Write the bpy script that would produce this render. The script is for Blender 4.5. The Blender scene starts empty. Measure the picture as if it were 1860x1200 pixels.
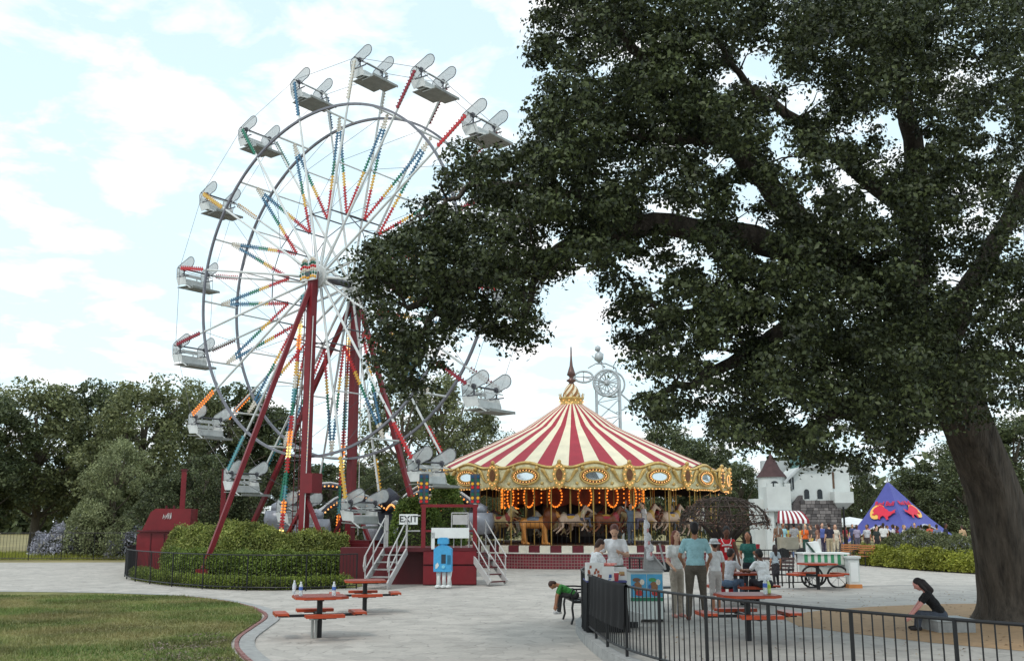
import bpy, bmesh, math, random
import numpy as np
from mathutils import Vector, Matrix
random.seed(7); RNG = np.random.default_rng(11)
SC = bpy.context.scene; COL = SC.collection
R = math.radians; PI = math.pi
# ---------------------------------------------------------------- camera, sky, sun, exposure
F, YH, HC = 1850.0, 948.0, 1.88
PITCH = math.atan((YH - 600.0) / F)
cam_d = bpy.data.cameras.new('camera'); cam = bpy.data.objects.new('camera', cam_d); COL.objects.link(cam)
cam.location = (0, 0, HC); cam.rotation_euler = (PI / 2 + PITCH, 0, 0)
cam_d.sensor_width = 36.0; cam_d.lens = F / 1860.0 * 36.0; cam_d.clip_end = 2000; cam_d.clip_start = 0.05
SC.camera = cam
SUN_EL, SUN_AZ = R(52), R(-150)          # azimuth measured from +Y towards +X: behind the camera, to the left
world = bpy.data.worlds.new('World'); SC.world = world; world.use_nodes = True
wt = world.node_tree; wn = wt.nodes; wl = wt.links; wn.clear()
sky = wn.new('ShaderNodeTexSky'); sky.sky_type = 'NISHITA'; sky.sun_disc = False
sky.sun_elevation = SUN_EL; sky.sun_rotation = SUN_AZ; sky.air_density = 1.0; sky.dust_density = 2.0; sky.ozone_density = 1.0
tc = wn.new('ShaderNodeTexCoord'); sep = wn.new('ShaderNodeSeparateXYZ'); wl.new(tc.outputs['Generated'], sep.inputs[0])
def wmath(op, a, b=None, clamp=False):
    n = wn.new('ShaderNodeMath'); n.operation = op; n.use_clamp = clamp
    for i, v in enumerate((a, b)):
        if v is None: continue
        if isinstance(v, (int, float)): n.inputs[i].default_value = v
        else: wl.new(v, n.inputs[i])
    return n.outputs[0]
zc = wmath('ADD', wmath('MAXIMUM', sep.outputs['Z'], 0.0), 0.16)
cmb = wn.new('ShaderNodeCombineXYZ')
wl.new(wmath('DIVIDE', sep.outputs['X'], zc), cmb.inputs[0]); wl.new(wmath('DIVIDE', sep.outputs['Y'], zc), cmb.inputs[1])
ns = wn.new('ShaderNodeTexNoise'); ns.inputs['Scale'].default_value = 4.6; ns.inputs['Detail'].default_value = 9; ns.inputs['Roughness'].default_value = 0.58
ns.inputs['Distortion'].default_value = 0.25
mpn = wn.new('ShaderNodeMapping'); mpn.inputs['Location'].default_value = (3.1, 0.6, 0.0); wl.new(cmb.outputs[0], mpn.inputs[0]); wl.new(mpn.outputs[0], ns.inputs['Vector'])
cr = wn.new('ShaderNodeValToRGB'); wl.new(ns.outputs['Fac'], cr.inputs[0])
cr.color_ramp.elements[0].position = 0.47; cr.color_ramp.elements[1].position = 0.65
# thin bright haze everywhere, thicker towards the horizon, and broken cloud above it
hz = wmath('ADD', wmath('MULTIPLY', wmath('SUBTRACT', 1.0, wmath('MULTIPLY', sep.outputs['Z'], 2.2), True), 0.22), 0.74)
sk = wn.new('ShaderNodeMix'); sk.data_type = 'RGBA'
skm = wn.new('ShaderNodeVectorMath'); skm.operation = 'SCALE'; skm.inputs['Scale'].default_value = 0.20; wl.new(sky.outputs[0], skm.inputs[0])
wl.new(hz, sk.inputs[0]); wl.new(skm.outputs[0], sk.inputs[6]); sk.inputs[7].default_value = (0.93, 1.17, 1.25, 1)
ck = wn.new('ShaderNodeMix'); ck.data_type = 'RGBA'; wl.new(cr.outputs[0], ck.inputs[0]); wl.new(sk.outputs[2], ck.inputs[6]); ck.inputs[7].default_value = (1.3, 1.3, 1.3, 1)
bg = wn.new('ShaderNodeBackground'); wl.new(ck.outputs[2], bg.inputs[0]); bg.inputs[1].default_value = 1.0
wo = wn.new('ShaderNodeOutputWorld'); wl.new(bg.outputs[0], wo.inputs[0])
sun_d = bpy.data.lights.new('sun', 'SUN'); sun_d.energy = 1.3; sun_d.angle = R(11); sun_d.color = (1, 0.96, 0.9)
sun = bpy.data.objects.new('sun', sun_d); COL.objects.link(sun)
_sd = Vector((math.sin(SUN_AZ) * math.cos(SUN_EL), math.cos(SUN_AZ) * math.cos(SUN_EL), math.sin(SUN_EL)))
sun.rotation_euler = _sd.to_track_quat('Z', 'Y').to_euler(); sun.location = _sd * 60
SC.view_settings.view_transform = 'Standard'; SC.view_settings.look = 'None'; SC.view_settings.exposure = 0.0; SC.view_settings.gamma = 1.0
SC.render.engine = 'CYCLES'
# ---------------------------------------------------------------- measuring helpers
_c, _s = math.cos(PITCH), math.sin(PITCH)
def P(px, py, d):
    "point seen at photo pixel (px, py) that stands d metres in front of the camera"
    u, v = (px - 930) / F, (600 - py) / F
    k = d / (_c - v * _s)
    return Vector((u * k, d, HC + k * (_s + v * _c)))
def G(px, py, z=0.0):
    "point of the level z seen at photo pixel (px, py)"
    u, v = (px - 930) / F, (600 - py) / F
    k = (z - HC) / (_s + v * _c)
    return Vector((u * k, k * (_c - v * _s), z))
def X(px, d): return (px - 930) / F * (d * _c - .98 * _s)        # near the horizon
def proj(a):
    a = np.asarray(a, float); z = a[:, 2] - HC
    d = a[:, 1] * _c + z * _s; u = -a[:, 1] * _s + z * _c
    return np.stack([930 + F * a[:, 0] / d, 600 - F * u / d], 1)
# ---------------------------------------------------------------- materials
def lin(c):
    return tuple(((x / 255 / 12.92) if x <= 10 else ((x / 255 + 0.055) / 1.055) ** 2.4) for x in c)
MATS = {}
def mat(name, rgb=None, rough=0.6, var=0.18, scale=3.0, metal=0.0, emit=None, es=1.0, bump=0.0, bscale=30.0, spec=0.4, stretch=None, dirt=0.0):
    if name in MATS: return MATS[name]
    m = bpy.data.materials.new(name); m.use_nodes = True; MATS[name] = m
    nt = m.node_tree; b = nt.nodes['Principled BSDF']; c = lin(rgb)
    b.inputs['Roughness'].default_value = rough; b.inputs['Metallic'].default_value = metal
    b.inputs['Specular IOR Level'].default_value = spec
    b.inputs['Base Color'].default_value = (*c, 1)
    if var > 0:
        t = nt.nodes.new('ShaderNodeTexCoord'); vec = t.outputs['Object']
        if stretch:
            mp = nt.nodes.new('ShaderNodeMapping'); mp.inputs['Scale'].default_value = stretch; nt.links.new(vec, mp.inputs[0]); vec = mp.outputs[0]
        n = nt.nodes.new('ShaderNodeTexNoise'); n.inputs['Scale'].default_value = scale; n.inputs['Detail'].default_value = 6; n.inputs['Roughness'].default_value = 0.65
        nt.links.new(vec, n.inputs['Vector'])
        r = nt.nodes.new('ShaderNodeValToRGB'); nt.links.new(n.outputs['Fac'], r.inputs[0])
        e = r.color_ramp.elements; e[0].position = 0.32; e[1].position = 0.68
        e[0].color = (*[x * (1 - var) for x in c], 1); e[1].color = (*[min(1, x * (1 + var)) for x in c], 1)
        if dirt:
            q = e.new(0.24); q.color = (*[x * (1 - dirt) for x in c], 1)
        nt.links.new(r.outputs[0], b.inputs['Base Color'])
        if bump > 0:
            n2 = nt.nodes.new('ShaderNodeTexNoise'); n2.inputs['Scale'].default_value = bscale; n2.inputs['Detail'].default_value = 4
            nt.links.new(vec, n2.inputs['Vector'])
            bp = nt.nodes.new('ShaderNodeBump'); bp.inputs['Strength'].default_value = bump; bp.inputs['Distance'].default_value = 0.02 if bump < 1 else .05
            nt.links.new(n2.outputs['Fac'], bp.inputs['Height']); nt.links.new(bp.outputs[0], b.inputs['Normal'])
    if emit is not None:
        b.inputs['Emission Color'].default_value = (*lin(emit), 1); b.inputs['Emission Strength'].default_value = es
    return m
def leafmat(name, dark, light, trans=0.25, nscale=0.6, alt=None):
    if name in MATS: return MATS[name]
    m = bpy.data.materials.new(name); m.use_nodes = True; MATS[name] = m
    nt = m.node_tree; N = nt.nodes; L = nt.links; b = N['Principled BSDF']
    g = N.new('ShaderNodeNewGeometry'); r = N.new('ShaderNodeValToRGB'); L.new(g.outputs['Random Per Island'], r.inputs[0])
    e = r.color_ramp.elements; e[0].color = (*lin(dark), 1); e[1].color = (*lin(light), 1)
    t = N.new('ShaderNodeTexCoord'); n = N.new('ShaderNodeTexNoise'); n.inputs['Scale'].default_value = nscale; n.inputs['Detail'].default_value = 3
    L.new(t.outputs['Object'], n.inputs['Vector'])
    if alt:
        n3 = N.new('ShaderNodeTexNoise'); n3.inputs['Scale'].default_value = nscale * .7; n3.inputs['Detail'].default_value = 5; L.new(t.outputs['Object'], n3.inputs['Vector'])
        r3 = N.new('ShaderNodeValToRGB'); L.new(n3.outputs['Fac'], r3.inputs[0]); r3.color_ramp.elements[0].position = .44; r3.color_ramp.elements[1].position = .6
        m3 = N.new('ShaderNodeMix'); m3.data_type = 'RGBA'; L.new(r3.outputs[0], m3.inputs[0]); L.new(r.outputs[0], m3.inputs[6]); m3.inputs[7].default_value = (*lin(alt), 1); r = m3
    mr = N.new('ShaderNodeMapRange'); L.new(n.outputs['Fac'], mr.inputs[0]); mr.inputs[1].default_value = 0.3; mr.inputs[2].default_value = 0.7; mr.inputs[3].default_value = 0.6; mr.inputs[4].default_value = 1.4
    v = N.new('ShaderNodeVectorMath'); v.operation = 'SCALE'; L.new(r.outputs[2 if alt else 0], v.inputs[0]); L.new(mr.outputs[0], v.inputs['Scale'])
    L.new(v.outputs[0], b.inputs['Base Color']); b.inputs['Roughness'].default_value = 0.5; b.inputs['Specular IOR Level'].default_value = 0.3
    tr = N.new('ShaderNodeBsdfTranslucent'); L.new(v.outputs[0], tr.inputs[0])
    mx = N.new('ShaderNodeMixShader'); mx.inputs[0].default_value = trans
    L.new(b.outputs[0], mx.inputs[1]); L.new(tr.outputs[0], mx.inputs[2]); L.new(mx.outputs[0], N['Material Output'].inputs['Surface'])
    return m
# ---------------------------------------------------------------- mesh helpers
_ICO = None
def _ico():
    global _ICO
    if _ICO is None:
        b = bmesh.new(); bmesh.ops.create_icosphere(b, subdivisions=1, radius=1)
        b.verts.ensure_lookup_table()
        _ICO = ([tuple(v.co) for v in b.verts], [tuple(v.index for v in f.verts) for f in b.faces]); b.free()
    return _ICO
def basis(d, up=(0, 0, 1)):
    d = Vector(d).normalized(); up = Vector(up)
    if abs(d.dot(up)) > 0.98: up = Vector((0, 1, 0)) if abs(d.y) < 0.9 else Vector((1, 0, 0))
    s = up.cross(d).normalized(); u = d.cross(s)
    return s, u, d
class MB:
    def __init__(self): self.v = []; self.f = []; self.m = []
    def add(self, vs, fs, mi=0):
        o = len(self.v); self.v += [tuple(v) for v in vs]
        for k, f in enumerate(fs):
            self.f.append(tuple(i + o for i in f)); self.m.append(mi if not isinstance(mi, (list, tuple)) else mi[k])
        return self
    def box(self, c, s, M=None, mi=0):
        c = Vector(c); h = [x / 2 for x in s]
        vs = [Vector((a * h[0], b * h[1], d * h[2])) for a in (-1, 1) for b in (-1, 1) for d in (-1, 1)]
        vs = [c + (M @ v if M is not None else v) for v in vs]
        return self.add(vs, [(0, 1, 3, 2), (4, 6, 7, 5), (0, 4, 5, 1), (2, 3, 7, 6), (0, 2, 6, 4), (1, 5, 7, 3)], mi)
    def bar(self, a, b, w, h=None, mi=0, up=(0, 0, 1)):
        a = Vector(a); b = Vector(b); s, u, d = basis(b - a, up); h = h or w; s = s * (w / 2); u = u * (h / 2)
        vs = [a - s - u, a + s - u, a + s + u, a - s + u, b - s - u, b + s - u, b + s + u, b - s + u]
        return self.add(vs, [(3, 2, 1, 0), (4, 5, 6, 7), (0, 1, 5, 4), (1, 2, 6, 5), (2, 3, 7, 6), (3, 0, 4, 7)], mi)
    def tube(self, pts, rad, n=8, mi=0, closed=False, cap=True):
        pts = [Vector(p) for p in pts]; k = len(pts); vs = []; s = None
        for i, p in enumerate(pts):
            a = pts[(i - 1) % k] if closed else pts[max(0, i - 1)]; b = pts[(i + 1) % k] if closed else pts[min(k - 1, i + 1)]
            d = (b - a).normalized()
            if s is None: s, u, _ = basis(d)
            else:
                s = (s - d * s.dot(d)).normalized(); u = d.cross(s)
            r = rad[i] if isinstance(rad, (list, tuple)) else rad
            vs += [p + s * (r * math.cos(2 * PI * j / n)) + u * (r * math.sin(2 * PI * j / n)) for j in range(n)]
        fs = []
        for i in range(k if closed else k - 1):
            i2 = (i + 1) % k
            fs += [(i * n + j, i * n + (j + 1) % n, i2 * n + (j + 1) % n, i2 * n + j) for j in range(n)]
        if cap and not closed: fs += [tuple(range(n - 1, -1, -1)), tuple((k - 1) * n + j for j in range(n))]
        return self.add(vs, fs, mi)
    def lathe(self, prof, n=16, c=(0, 0, 0), a0=0.0, a1=2 * PI, mi=0):
        c = Vector(c); full = abs(a1 - a0 - 2 * PI) < 1e-6; m = n if full else n + 1; vs = []
        for r, z in prof:
            vs += [c + Vector((r * math.cos(a0 + (a1 - a0) * j / n), r * math.sin(a0 + (a1 - a0) * j / n), z)) for j in range(m)]
        fs = []
        for i in range(len(prof) - 1):
            for j in range(n):
                j2 = (j + 1) % m; fs.append((i * m + j, i * m + j2, (i + 1) * m + j2, (i + 1) * m + j))
        return self.add(vs, fs, mi)
    def prism(self, poly, M, t, mi=0):
        "polygon in the XY plane of M, thickness t along its Z"
        k = len(poly); a = [M @ Vector((p[0], p[1], -t / 2)) for p in poly]; b = [M @ Vector((p[0], p[1], t / 2)) for p in poly]
        return self.add(a + b, [tuple(range(k - 1, -1, -1)), tuple(range(k, 2 * k))] + [(i, (i + 1) % k, k + (i + 1) % k, k + i) for i in range(k)], mi)
    def ball(self, c, r, mi=0):
        vs, fs = _ico(); c = Vector(c); r = (r, r, r) if isinstance(r, (int, float)) else r
        return self.add([(c.x + v[0] * r[0], c.y + v[1] * r[1], c.z + v[2] * r[2]) for v in vs], fs, mi)
    def octa(self, c, r, mi=0):
        c = Vector(c)
        return self.add([c + Vector(q) * r for q in ((1, 0, 0), (-1, 0, 0), (0, 1, 0), (0, -1, 0), (0, 0, 1), (0, 0, -1))],
                        [(0, 2, 4), (2, 1, 4), (1, 3, 4), (3, 0, 4), (2, 0, 5), (1, 2, 5), (3, 1, 5), (0, 3, 5)], mi)
    def mesh(self, name, mats, smooth=False):
        me = bpy.data.meshes.new(name); me.from_pydata(self.v, [], self.f)
        for m in (mats if isinstance(mats, (list, tuple)) else [mats]): me.materials.append(m)
        if len(me.materials) > 1: me.polygons.foreach_set('material_index', self.m)
        if smooth: me.polygons.foreach_set('use_smooth', [True] * len(self.f))
        me.update(); return me
    def build(self, name, mats, parent=None, smooth=False, world=True, kind=None):
        if parent is not None and world:
            inv = wmat(parent).inverted(); self.v = [tuple(inv @ Vector(v)) for v in self.v]
        o = link(name, self.mesh(name, mats, smooth), parent)
        if kind: o['kind'] = kind
        return o
def wmat(o):
    m = o.matrix_basis.copy(); p = o.parent
    while p is not None: m = p.matrix_basis @ m; p = p.parent
    return m
def link(name, me, parent=None):
    o = bpy.data.objects.new(name, me); COL.objects.link(o)
    if parent is not None: o.parent = parent
    return o
def tag(o, label, cat, group=None):
    o['label'] = label; o['category'] = cat
    if group: o['group'] = group
    return o
def thing(name, label, cat, loc=(0, 0, 0), rotz=0.0, group=None):
    o = link(name, None); o.location = loc; o.rotation_euler = (0, 0, rotz); o.empty_display_size = 0.2
    return tag(o, label, cat, group)
def struct(name, mb, m, smooth=False, parent=None):
    o = mb.build(name, m, parent, smooth)
    if parent is None: o['kind'] = 'structure'
    return o
def copy_tree(o, parent=None):
    c = o.copy(); COL.objects.link(c); c.parent = parent
    for ch in list(o.children): copy_tree(ch, c)
    return c
def leaf_mesh(name, C, size, m, up=0.3, aspect=0.55, jit=0.35, rng=RNG, NN=None):
    "one small bent leaf (two faces) at every centre"
    C = np.asarray(C, float); n = len(C)
    nr = rng.normal(size=(n, 3)); nr[:, 2] += up * 2; nr = nr if NN is None else nr * .75 + NN * 1.2; nr /= np.linalg.norm(nr, axis=1)[:, None]
    a = np.cross(nr, rng.normal(size=(n, 3))); a /= np.linalg.norm(a, axis=1)[:, None]; b = np.cross(nr, a)
    s = (np.asarray(size) * (1 + jit * rng.uniform(-1, 1, n)))[:, None]
    tip, base = C + a * s * 0.5, C - a * s * 0.5
    fold = nr * s * 0.12
    l, r_ = C + b * s * 0.5 * aspect + fold, C - b * s * 0.5 * aspect + fold
    V = np.stack([base, l, tip, r_], 1).reshape(-1, 3)
    me = bpy.data.meshes.new(name); me.vertices.add(4 * n); me.vertices.foreach_set('co', V.ravel())
    idx = (np.arange(n) * 4)[:, None] + np.array([0, 1, 2, 0, 2, 3])
    me.loops.add(6 * n); me.loops.foreach_set('vertex_index', idx.ravel().astype(np.int32))
    me.polygons.add(2 * n); me.polygons.foreach_set('loop_start', (np.arange(2 * n) * 3).astype(np.int32))
    me.materials.append(m); me.update(calc_edges=True); me.validate(); return me
def noise3(a, sc, seed=0):
    "cheap smooth 3-D noise 0..1 (sum of rotated sines)"
    r = np.random.default_rng(seed); out = np.zeros(len(a))
    for k in range(7):
        w = r.normal(size=3); w *= sc * r.uniform(.7, 1.6) / np.linalg.norm(w); out += np.sin(a @ w * 2 * np.pi + r.uniform(0, 6.28))
    return 0.5 + out / 7 * 1.1
def inpoly(pts, poly):
    x, y = pts[:, 0], pts[:, 1]; ins = np.zeros(len(pts), bool); k = len(poly); j = k - 1
    for i in range(k):
        xi, yi = poly[i]; xj, yj = poly[j]
        c = ((yi > y) != (yj > y)) & (x < (xj - xi) * (y - yi) / ((yj - yi) or 1e-9) + xi); ins ^= c; j = i
    return ins
def spline(pts, step=0.1):
    "Catmull-Rom through 2-D points, resampled evenly"
    p = np.array([[*q][:2] for q in pts], float); p = np.vstack([2 * p[0] - p[1], p, 2 * p[-1] - p[-2]]); out = []
    for i in range(1, len(p) - 2):
        for t in np.linspace(0, 1, 24, endpoint=False):
            a, b, c, d = p[i - 1:i + 3]
            out.append(0.5 * (2 * b + (c - a) * t + (2 * a - 5 * b + 4 * c - d) * t * t + (3 * b - a - 3 * c + d) * t ** 3))
    out.append(p[-2]); out = np.array(out); s = np.concatenate([[0], np.cumsum(np.linalg.norm(np.diff(out, axis=0), axis=1))])
    n = max(2, int(s[-1] / step)); u = np.linspace(0, s[-1], n)
    return np.stack([np.interp(u, s, out[:, 0]), np.interp(u, s, out[:, 1])], 1)
def sheet(pts, z, t=0.0):
    "flat polygon (n-gon triangulated) at height z, with a skirt t deep"
    b = bmesh.new(); vs = [b.verts.new((p[0], p[1], z)) for p in pts]; f = b.faces.new(vs)
    if f.normal.z < 0: f.normal_flip()
    b.normal_update()
    if f.normal.z < 0: f.normal_flip()
    if t:
        lo = [b.verts.new((p[0], p[1], z - t)) for p in pts]; k = len(pts)
        for i in range(k): b.faces.new((vs[i], vs[(i + 1) % k], lo[(i + 1) % k], lo[i]))
    bmesh.ops.triangulate(b, faces=[f]); b.verts.index_update()
    mb = MB(); mb.add([v.co.copy() for v in b.verts], [tuple(v.index for v in q.verts) for q in b.faces]); b.free(); return mb
def offset(c, d):
    t = np.gradient(c, axis=0); t /= np.linalg.norm(t, axis=1)[:, None]
    return c + np.stack([-t[:, 1], t[:, 0]], 1) * d
def text_mesh(s, size, M, m, ext=0.004):
    cu = bpy.data.curves.new('lettering', 'FONT'); cu.body = s; cu.size = size; cu.align_x = 'CENTER'; cu.align_y = 'CENTER'; cu.extrude = ext; cu.offset = size * 0.012
    o = bpy.data.objects.new('lettering', cu); COL.objects.link(o)
    dg = bpy.context.evaluated_depsgraph_get(); me = bpy.data.meshes.new_from_object(o.evaluated_get(dg)); bpy.data.objects.remove(o)
    me.transform(M); me.materials.clear(); me.materials.append(m); return me
# ================================================================ the setting
def pavement_mat(name, rgb, scale, joint=0.75, var=0.14):
    m = bpy.data.materials.new(name); m.use_nodes = True; nt = m.node_tree; N = nt.nodes; L = nt.links; b = N['Principled BSDF']
    t = N.new('ShaderNodeTexCoord'); c = lin(rgb)
    wn_ = N.new('ShaderNodeTexNoise'); wn_.inputs['Scale'].default_value = 1.7; L.new(t.outputs['Object'], wn_.inputs['Vector'])
    mv = N.new('ShaderNodeMix'); mv.data_type = 'VECTOR'; mv.inputs[0].default_value = 0.10; L.new(t.outputs['Object'], mv.inputs[4]); L.new(wn_.outputs['Color'], mv.inputs[5])
    vo = N.new('ShaderNodeTexVoronoi'); vo.feature = 'DISTANCE_TO_EDGE'; vo.inputs['Scale'].default_value = scale; L.new(mv.outputs[1], vo.inputs['Vector'])
    jr = N.new('ShaderNodeMapRange'); L.new(vo.outputs['Distance'], jr.inputs[0]); jr.inputs[1].default_value = 0.0; jr.inputs[2].default_value = 0.06; jr.inputs[3].default_value = joint; jr.inputs[4].default_value = 1.0
    vc = N.new('ShaderNodeTexVoronoi'); vc.inputs['Scale'].default_value = scale; L.new(mv.outputs[1], vc.inputs['Vector'])
    sp = N.new('ShaderNodeSeparateColor'); L.new(vc.outputs['Color'], sp.inputs[0])
    n1 = N.new('ShaderNodeTexNoise'); n1.inputs['Scale'].default_value = 0.35; n1.inputs['Detail'].default_value = 5; L.new(t.outputs['Object'], n1.inputs['Vector'])
    n2 = N.new('ShaderNodeTexNoise'); n2.inputs['Scale'].default_value = 14; n2.inputs['Detail'].default_value = 6; n2.inputs['Roughness'].default_value = 0.7; L.new(t.outputs['Object'], n2.inputs['Vector'])
    def mth(op, a, b_):
        q = N.new('ShaderNodeMath'); q.operation = op
        for i, v in enumerate((a, b_)):
            if isinstance(v, float): q.inputs[i].default_value = v
            else: L.new(v, q.inputs[i])
        return q.outputs[0]
    nb_ = N.new('ShaderNodeTexNoise'); nb_.inputs['Scale'].default_value = 2.6; nb_.inputs['Detail'].default_value = 3; L.new(t.outputs['Object'], nb_.inputs['Vector'])
    mk_ = N.new('ShaderNodeMapRange'); L.new(nb_.outputs['Fac'], mk_.inputs[0]); mk_.inputs[1].default_value = .42; mk_.inputs[2].default_value = .62
    jm = N.new('ShaderNodeMix'); L.new(mk_.outputs[0], jm.inputs[0]); jm.inputs[2].default_value = 1.0; L.new(jr.outputs[0], jm.inputs[3])
    vs_ = N.new('ShaderNodeTexVoronoi'); vs_.inputs['Scale'].default_value = 2.1; L.new(t.outputs['Object'], vs_.inputs['Vector'])
    sg_ = N.new('ShaderNodeMapRange'); L.new(vs_.outputs['Distance'], sg_.inputs[0]); sg_.inputs[1].default_value = .035; sg_.inputs[2].default_value = .06; sg_.inputs[3].default_value = .72
    ns_ = N.new('ShaderNodeTexNoise'); ns_.inputs['Scale'].default_value = .9; ns_.inputs['Detail'].default_value = 7; ns_.inputs['Roughness'].default_value = .7; L.new(t.outputs['Object'], ns_.inputs['Vector'])
    st_ = N.new('ShaderNodeMapRange'); L.new(ns_.outputs['Fac'], st_.inputs[0]); st_.inputs[1].default_value = .34; st_.inputs[2].default_value = .5; st_.inputs[3].default_value = .84
    k0 = mth('MULTIPLY', mth('MULTIPLY', jm.outputs[0], sg_.outputs[0]), st_.outputs[0])
    k = mth('MULTIPLY', k0, mth('ADD', 0.88, mth('MULTIPLY', sp.outputs[0], 0.24)))
    k = mth('MULTIPLY', k, mth('ADD', 1 - var, mth('MULTIPLY', n1.outputs['Fac'], 2 * var)))
    k = mth('MULTIPLY', k, mth('ADD', 0.7, mth('MULTIPLY', n2.outputs['Fac'], 0.6)))
    v = N.new('ShaderNodeVectorMath'); v.operation = 'SCALE'; v.inputs[0].default_value = c; L.new(k, v.inputs['Scale']); L.new(v.outputs[0], b.inputs['Base Color'])
    bp = N.new('ShaderNodeBump'); bp.inputs['Strength'].default_value = 0.5; bp.inputs['Distance'].default_value = 0.02; L.new(k, bp.inputs['Height']); L.new(bp.outputs[0], b.inputs['Normal'])
    b.inputs['Roughness'].default_value = 0.8; MATS[name] = m; return m
M_plaza = pavement_mat('stamped_concrete', (173, 167, 159), 3.4, 0.62)
M_patio = pavement_mat('patio_concrete', (160, 155, 148), 2.8, 0.74)
M_soil = mat('soil', (92, 78, 58), 0.95, 0.3, 2.0, bump=0.6)
M_turf = mat('turf_base', (112, 110, 62), 0.95, 0.35, 1.2, bump=0.6)
M_kerb = mat('kerb_concrete', (150, 150, 148), 0.85, 0.2, 6.0, bump=0.4)
M_brick = mat('edging_brick', (140, 102, 98), 0.85, 0.3, 20.0, bump=0.3)
M_tan = mat('tan_paving', (156, 126, 92), 0.85, 0.16, 9.0, bump=0.3)
M_iron = mat('black_iron', (22, 22, 24), 0.45, 0.2, 8.0)
M_field = mat('dry_field', (132, 122, 82), 0.95, 0.35, 0.25, bump=0.4)
struct('ground', sheet([(-600, -30), (600, -30), (600, 900), (-600, 900)], -0.02), M_field)
plaza_pts = [(-60, -8), (60, -8), (60, 64), (14, 66), (9, 72), (4, 66), (-12, 60), (-18, 50), (-60, 48)]
struct('plaza_pavement', sheet(plaza_pts, 0.0), M_plaza)
# lawn with its brick edging
lawn_px = [(-160, 1076), (0, 1076), (172, 1078), (300, 1083), (380, 1090), (440, 1101), (470, 1113), (474, 1124), (452, 1140), (426, 1158), (419, 1174), (428, 1190), (446, 1206), (490, 1235), (560, 1270)]
lawn_c = spline([G(*q) for q in lawn_px], 0.12)
lawn_poly = list(map(tuple, lawn_c)) + [(-1.2, 7.0), (-14, 7.0), (-22, 20), (-20, 27)]
struct('lawn_soil', sheet(lawn_poly, 0.03, 0.05), M_turf)
oc = offset(lawn_c, 0.17); ic = offset(lawn_c, -0.02)
if inpoly(oc[60:61], lawn_poly)[0]: oc = offset(lawn_c, -0.17); ic = offset(lawn_c, 0.02); sgn = -1
else: sgn = 1
kb = MB(); o2 = offset(lawn_c, sgn * 0.36); o1 = offset(lawn_c, sgn * 0.125); k = len(lawn_c)
kb.add([(*p, 0.025) for p in o1] + [(*p, 0.025) for p in o2] + [(*p, -0.01) for p in o2], [(i, i + 1, k + i + 1, k + i) for i in range(k - 1)] + [(k + i, k + i + 1, 2 * k + i + 1, 2 * k + i) for i in range(k - 1)])
edging = struct('lawn_edging', kb, M_kerb)
bm_ = MB(); bm_.box((0, 0, 0), (0.10, 0.06, 0.06)); bmesh_brick = bm_.mesh('brick', M_brick)
bc = offset(lawn_c, sgn * 0.085); tt = np.gradient(bc, axis=0); cnt = 0
for i in range(len(bc)):
    if bc[i][1] > 27 or bc[i][1] < 11.5 or cnt >= 290: continue
    b = link('brick', bmesh_brick, edging); b.location = (bc[i][0], bc[i][1], 0.008 + random.uniform(-.004, .006)); b.rotation_euler = (random.uniform(-.03, .03), 0, math.atan2(tt[i][1], tt[i][0]) + random.uniform(-.03, .03)); cnt += 1
# grass blades
def grass(name, label, poly_pts, n, h, m, z=0.02, box=None, kindname='grass', keep=None):
    pp = np.array(poly_pts); lo, hi = pp.min(0), pp.max(0)
    if box: lo = np.maximum(lo, box[:2]); hi = np.minimum(hi, box[2:])
    q = RNG.uniform(lo, hi, (n * 3, 2)); q = q[inpoly(q, poly_pts)][:n]
    dn = noise3(np.c_[q, q[:, :1] * 0], 0.5, 3); hh = h * RNG.uniform(.5, 1.2, len(q)) * (0.6 + 0.7 * dn)
    a = RNG.uniform(0, 6.28, len(q)); w = 0.012; le = RNG.normal(0, .45, (len(q), 2)) * hh[:, None]
    b0 = np.c_[q[:, 0] + np.cos(a) * w, q[:, 1] + np.sin(a) * w, np.full(len(q), z)]; b1 = np.c_[q[:, 0] - np.cos(a) * w, q[:, 1] - np.sin(a) * w, np.full(len(q), z)]
    tp = np.c_[q + le, z + hh]; V = np.stack([b0, b1, tp], 1).reshape(-1, 3); k = len(q)
    me = bpy.data.meshes.new(name); me.vertices.add(3 * k); me.vertices.foreach_set('co', V.ravel()); me.loops.add(3 * k); me.loops.foreach_set('vertex_index', np.arange(3 * k, dtype=np.int32))
    me.polygons.add(k); me.polygons.foreach_set('loop_start', (np.arange(k) * 3).astype(np.int32)); me.materials.append(m); me.update(calc_edges=True)
    o = link(name, me); tag(o, label, kindname); o['kind'] = 'stuff'; return o
M_grass = leafmat('grass_blades', (84, 104, 52), (124, 136, 78), 0.3, 0.5, alt=(144, 136, 92))
grass('lawn_grass', 'short green and straw coloured lawn grass in the left corner', lawn_poly, 90000, 0.055, M_grass, 0.03, (-14, 11, 0, 27))
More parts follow.
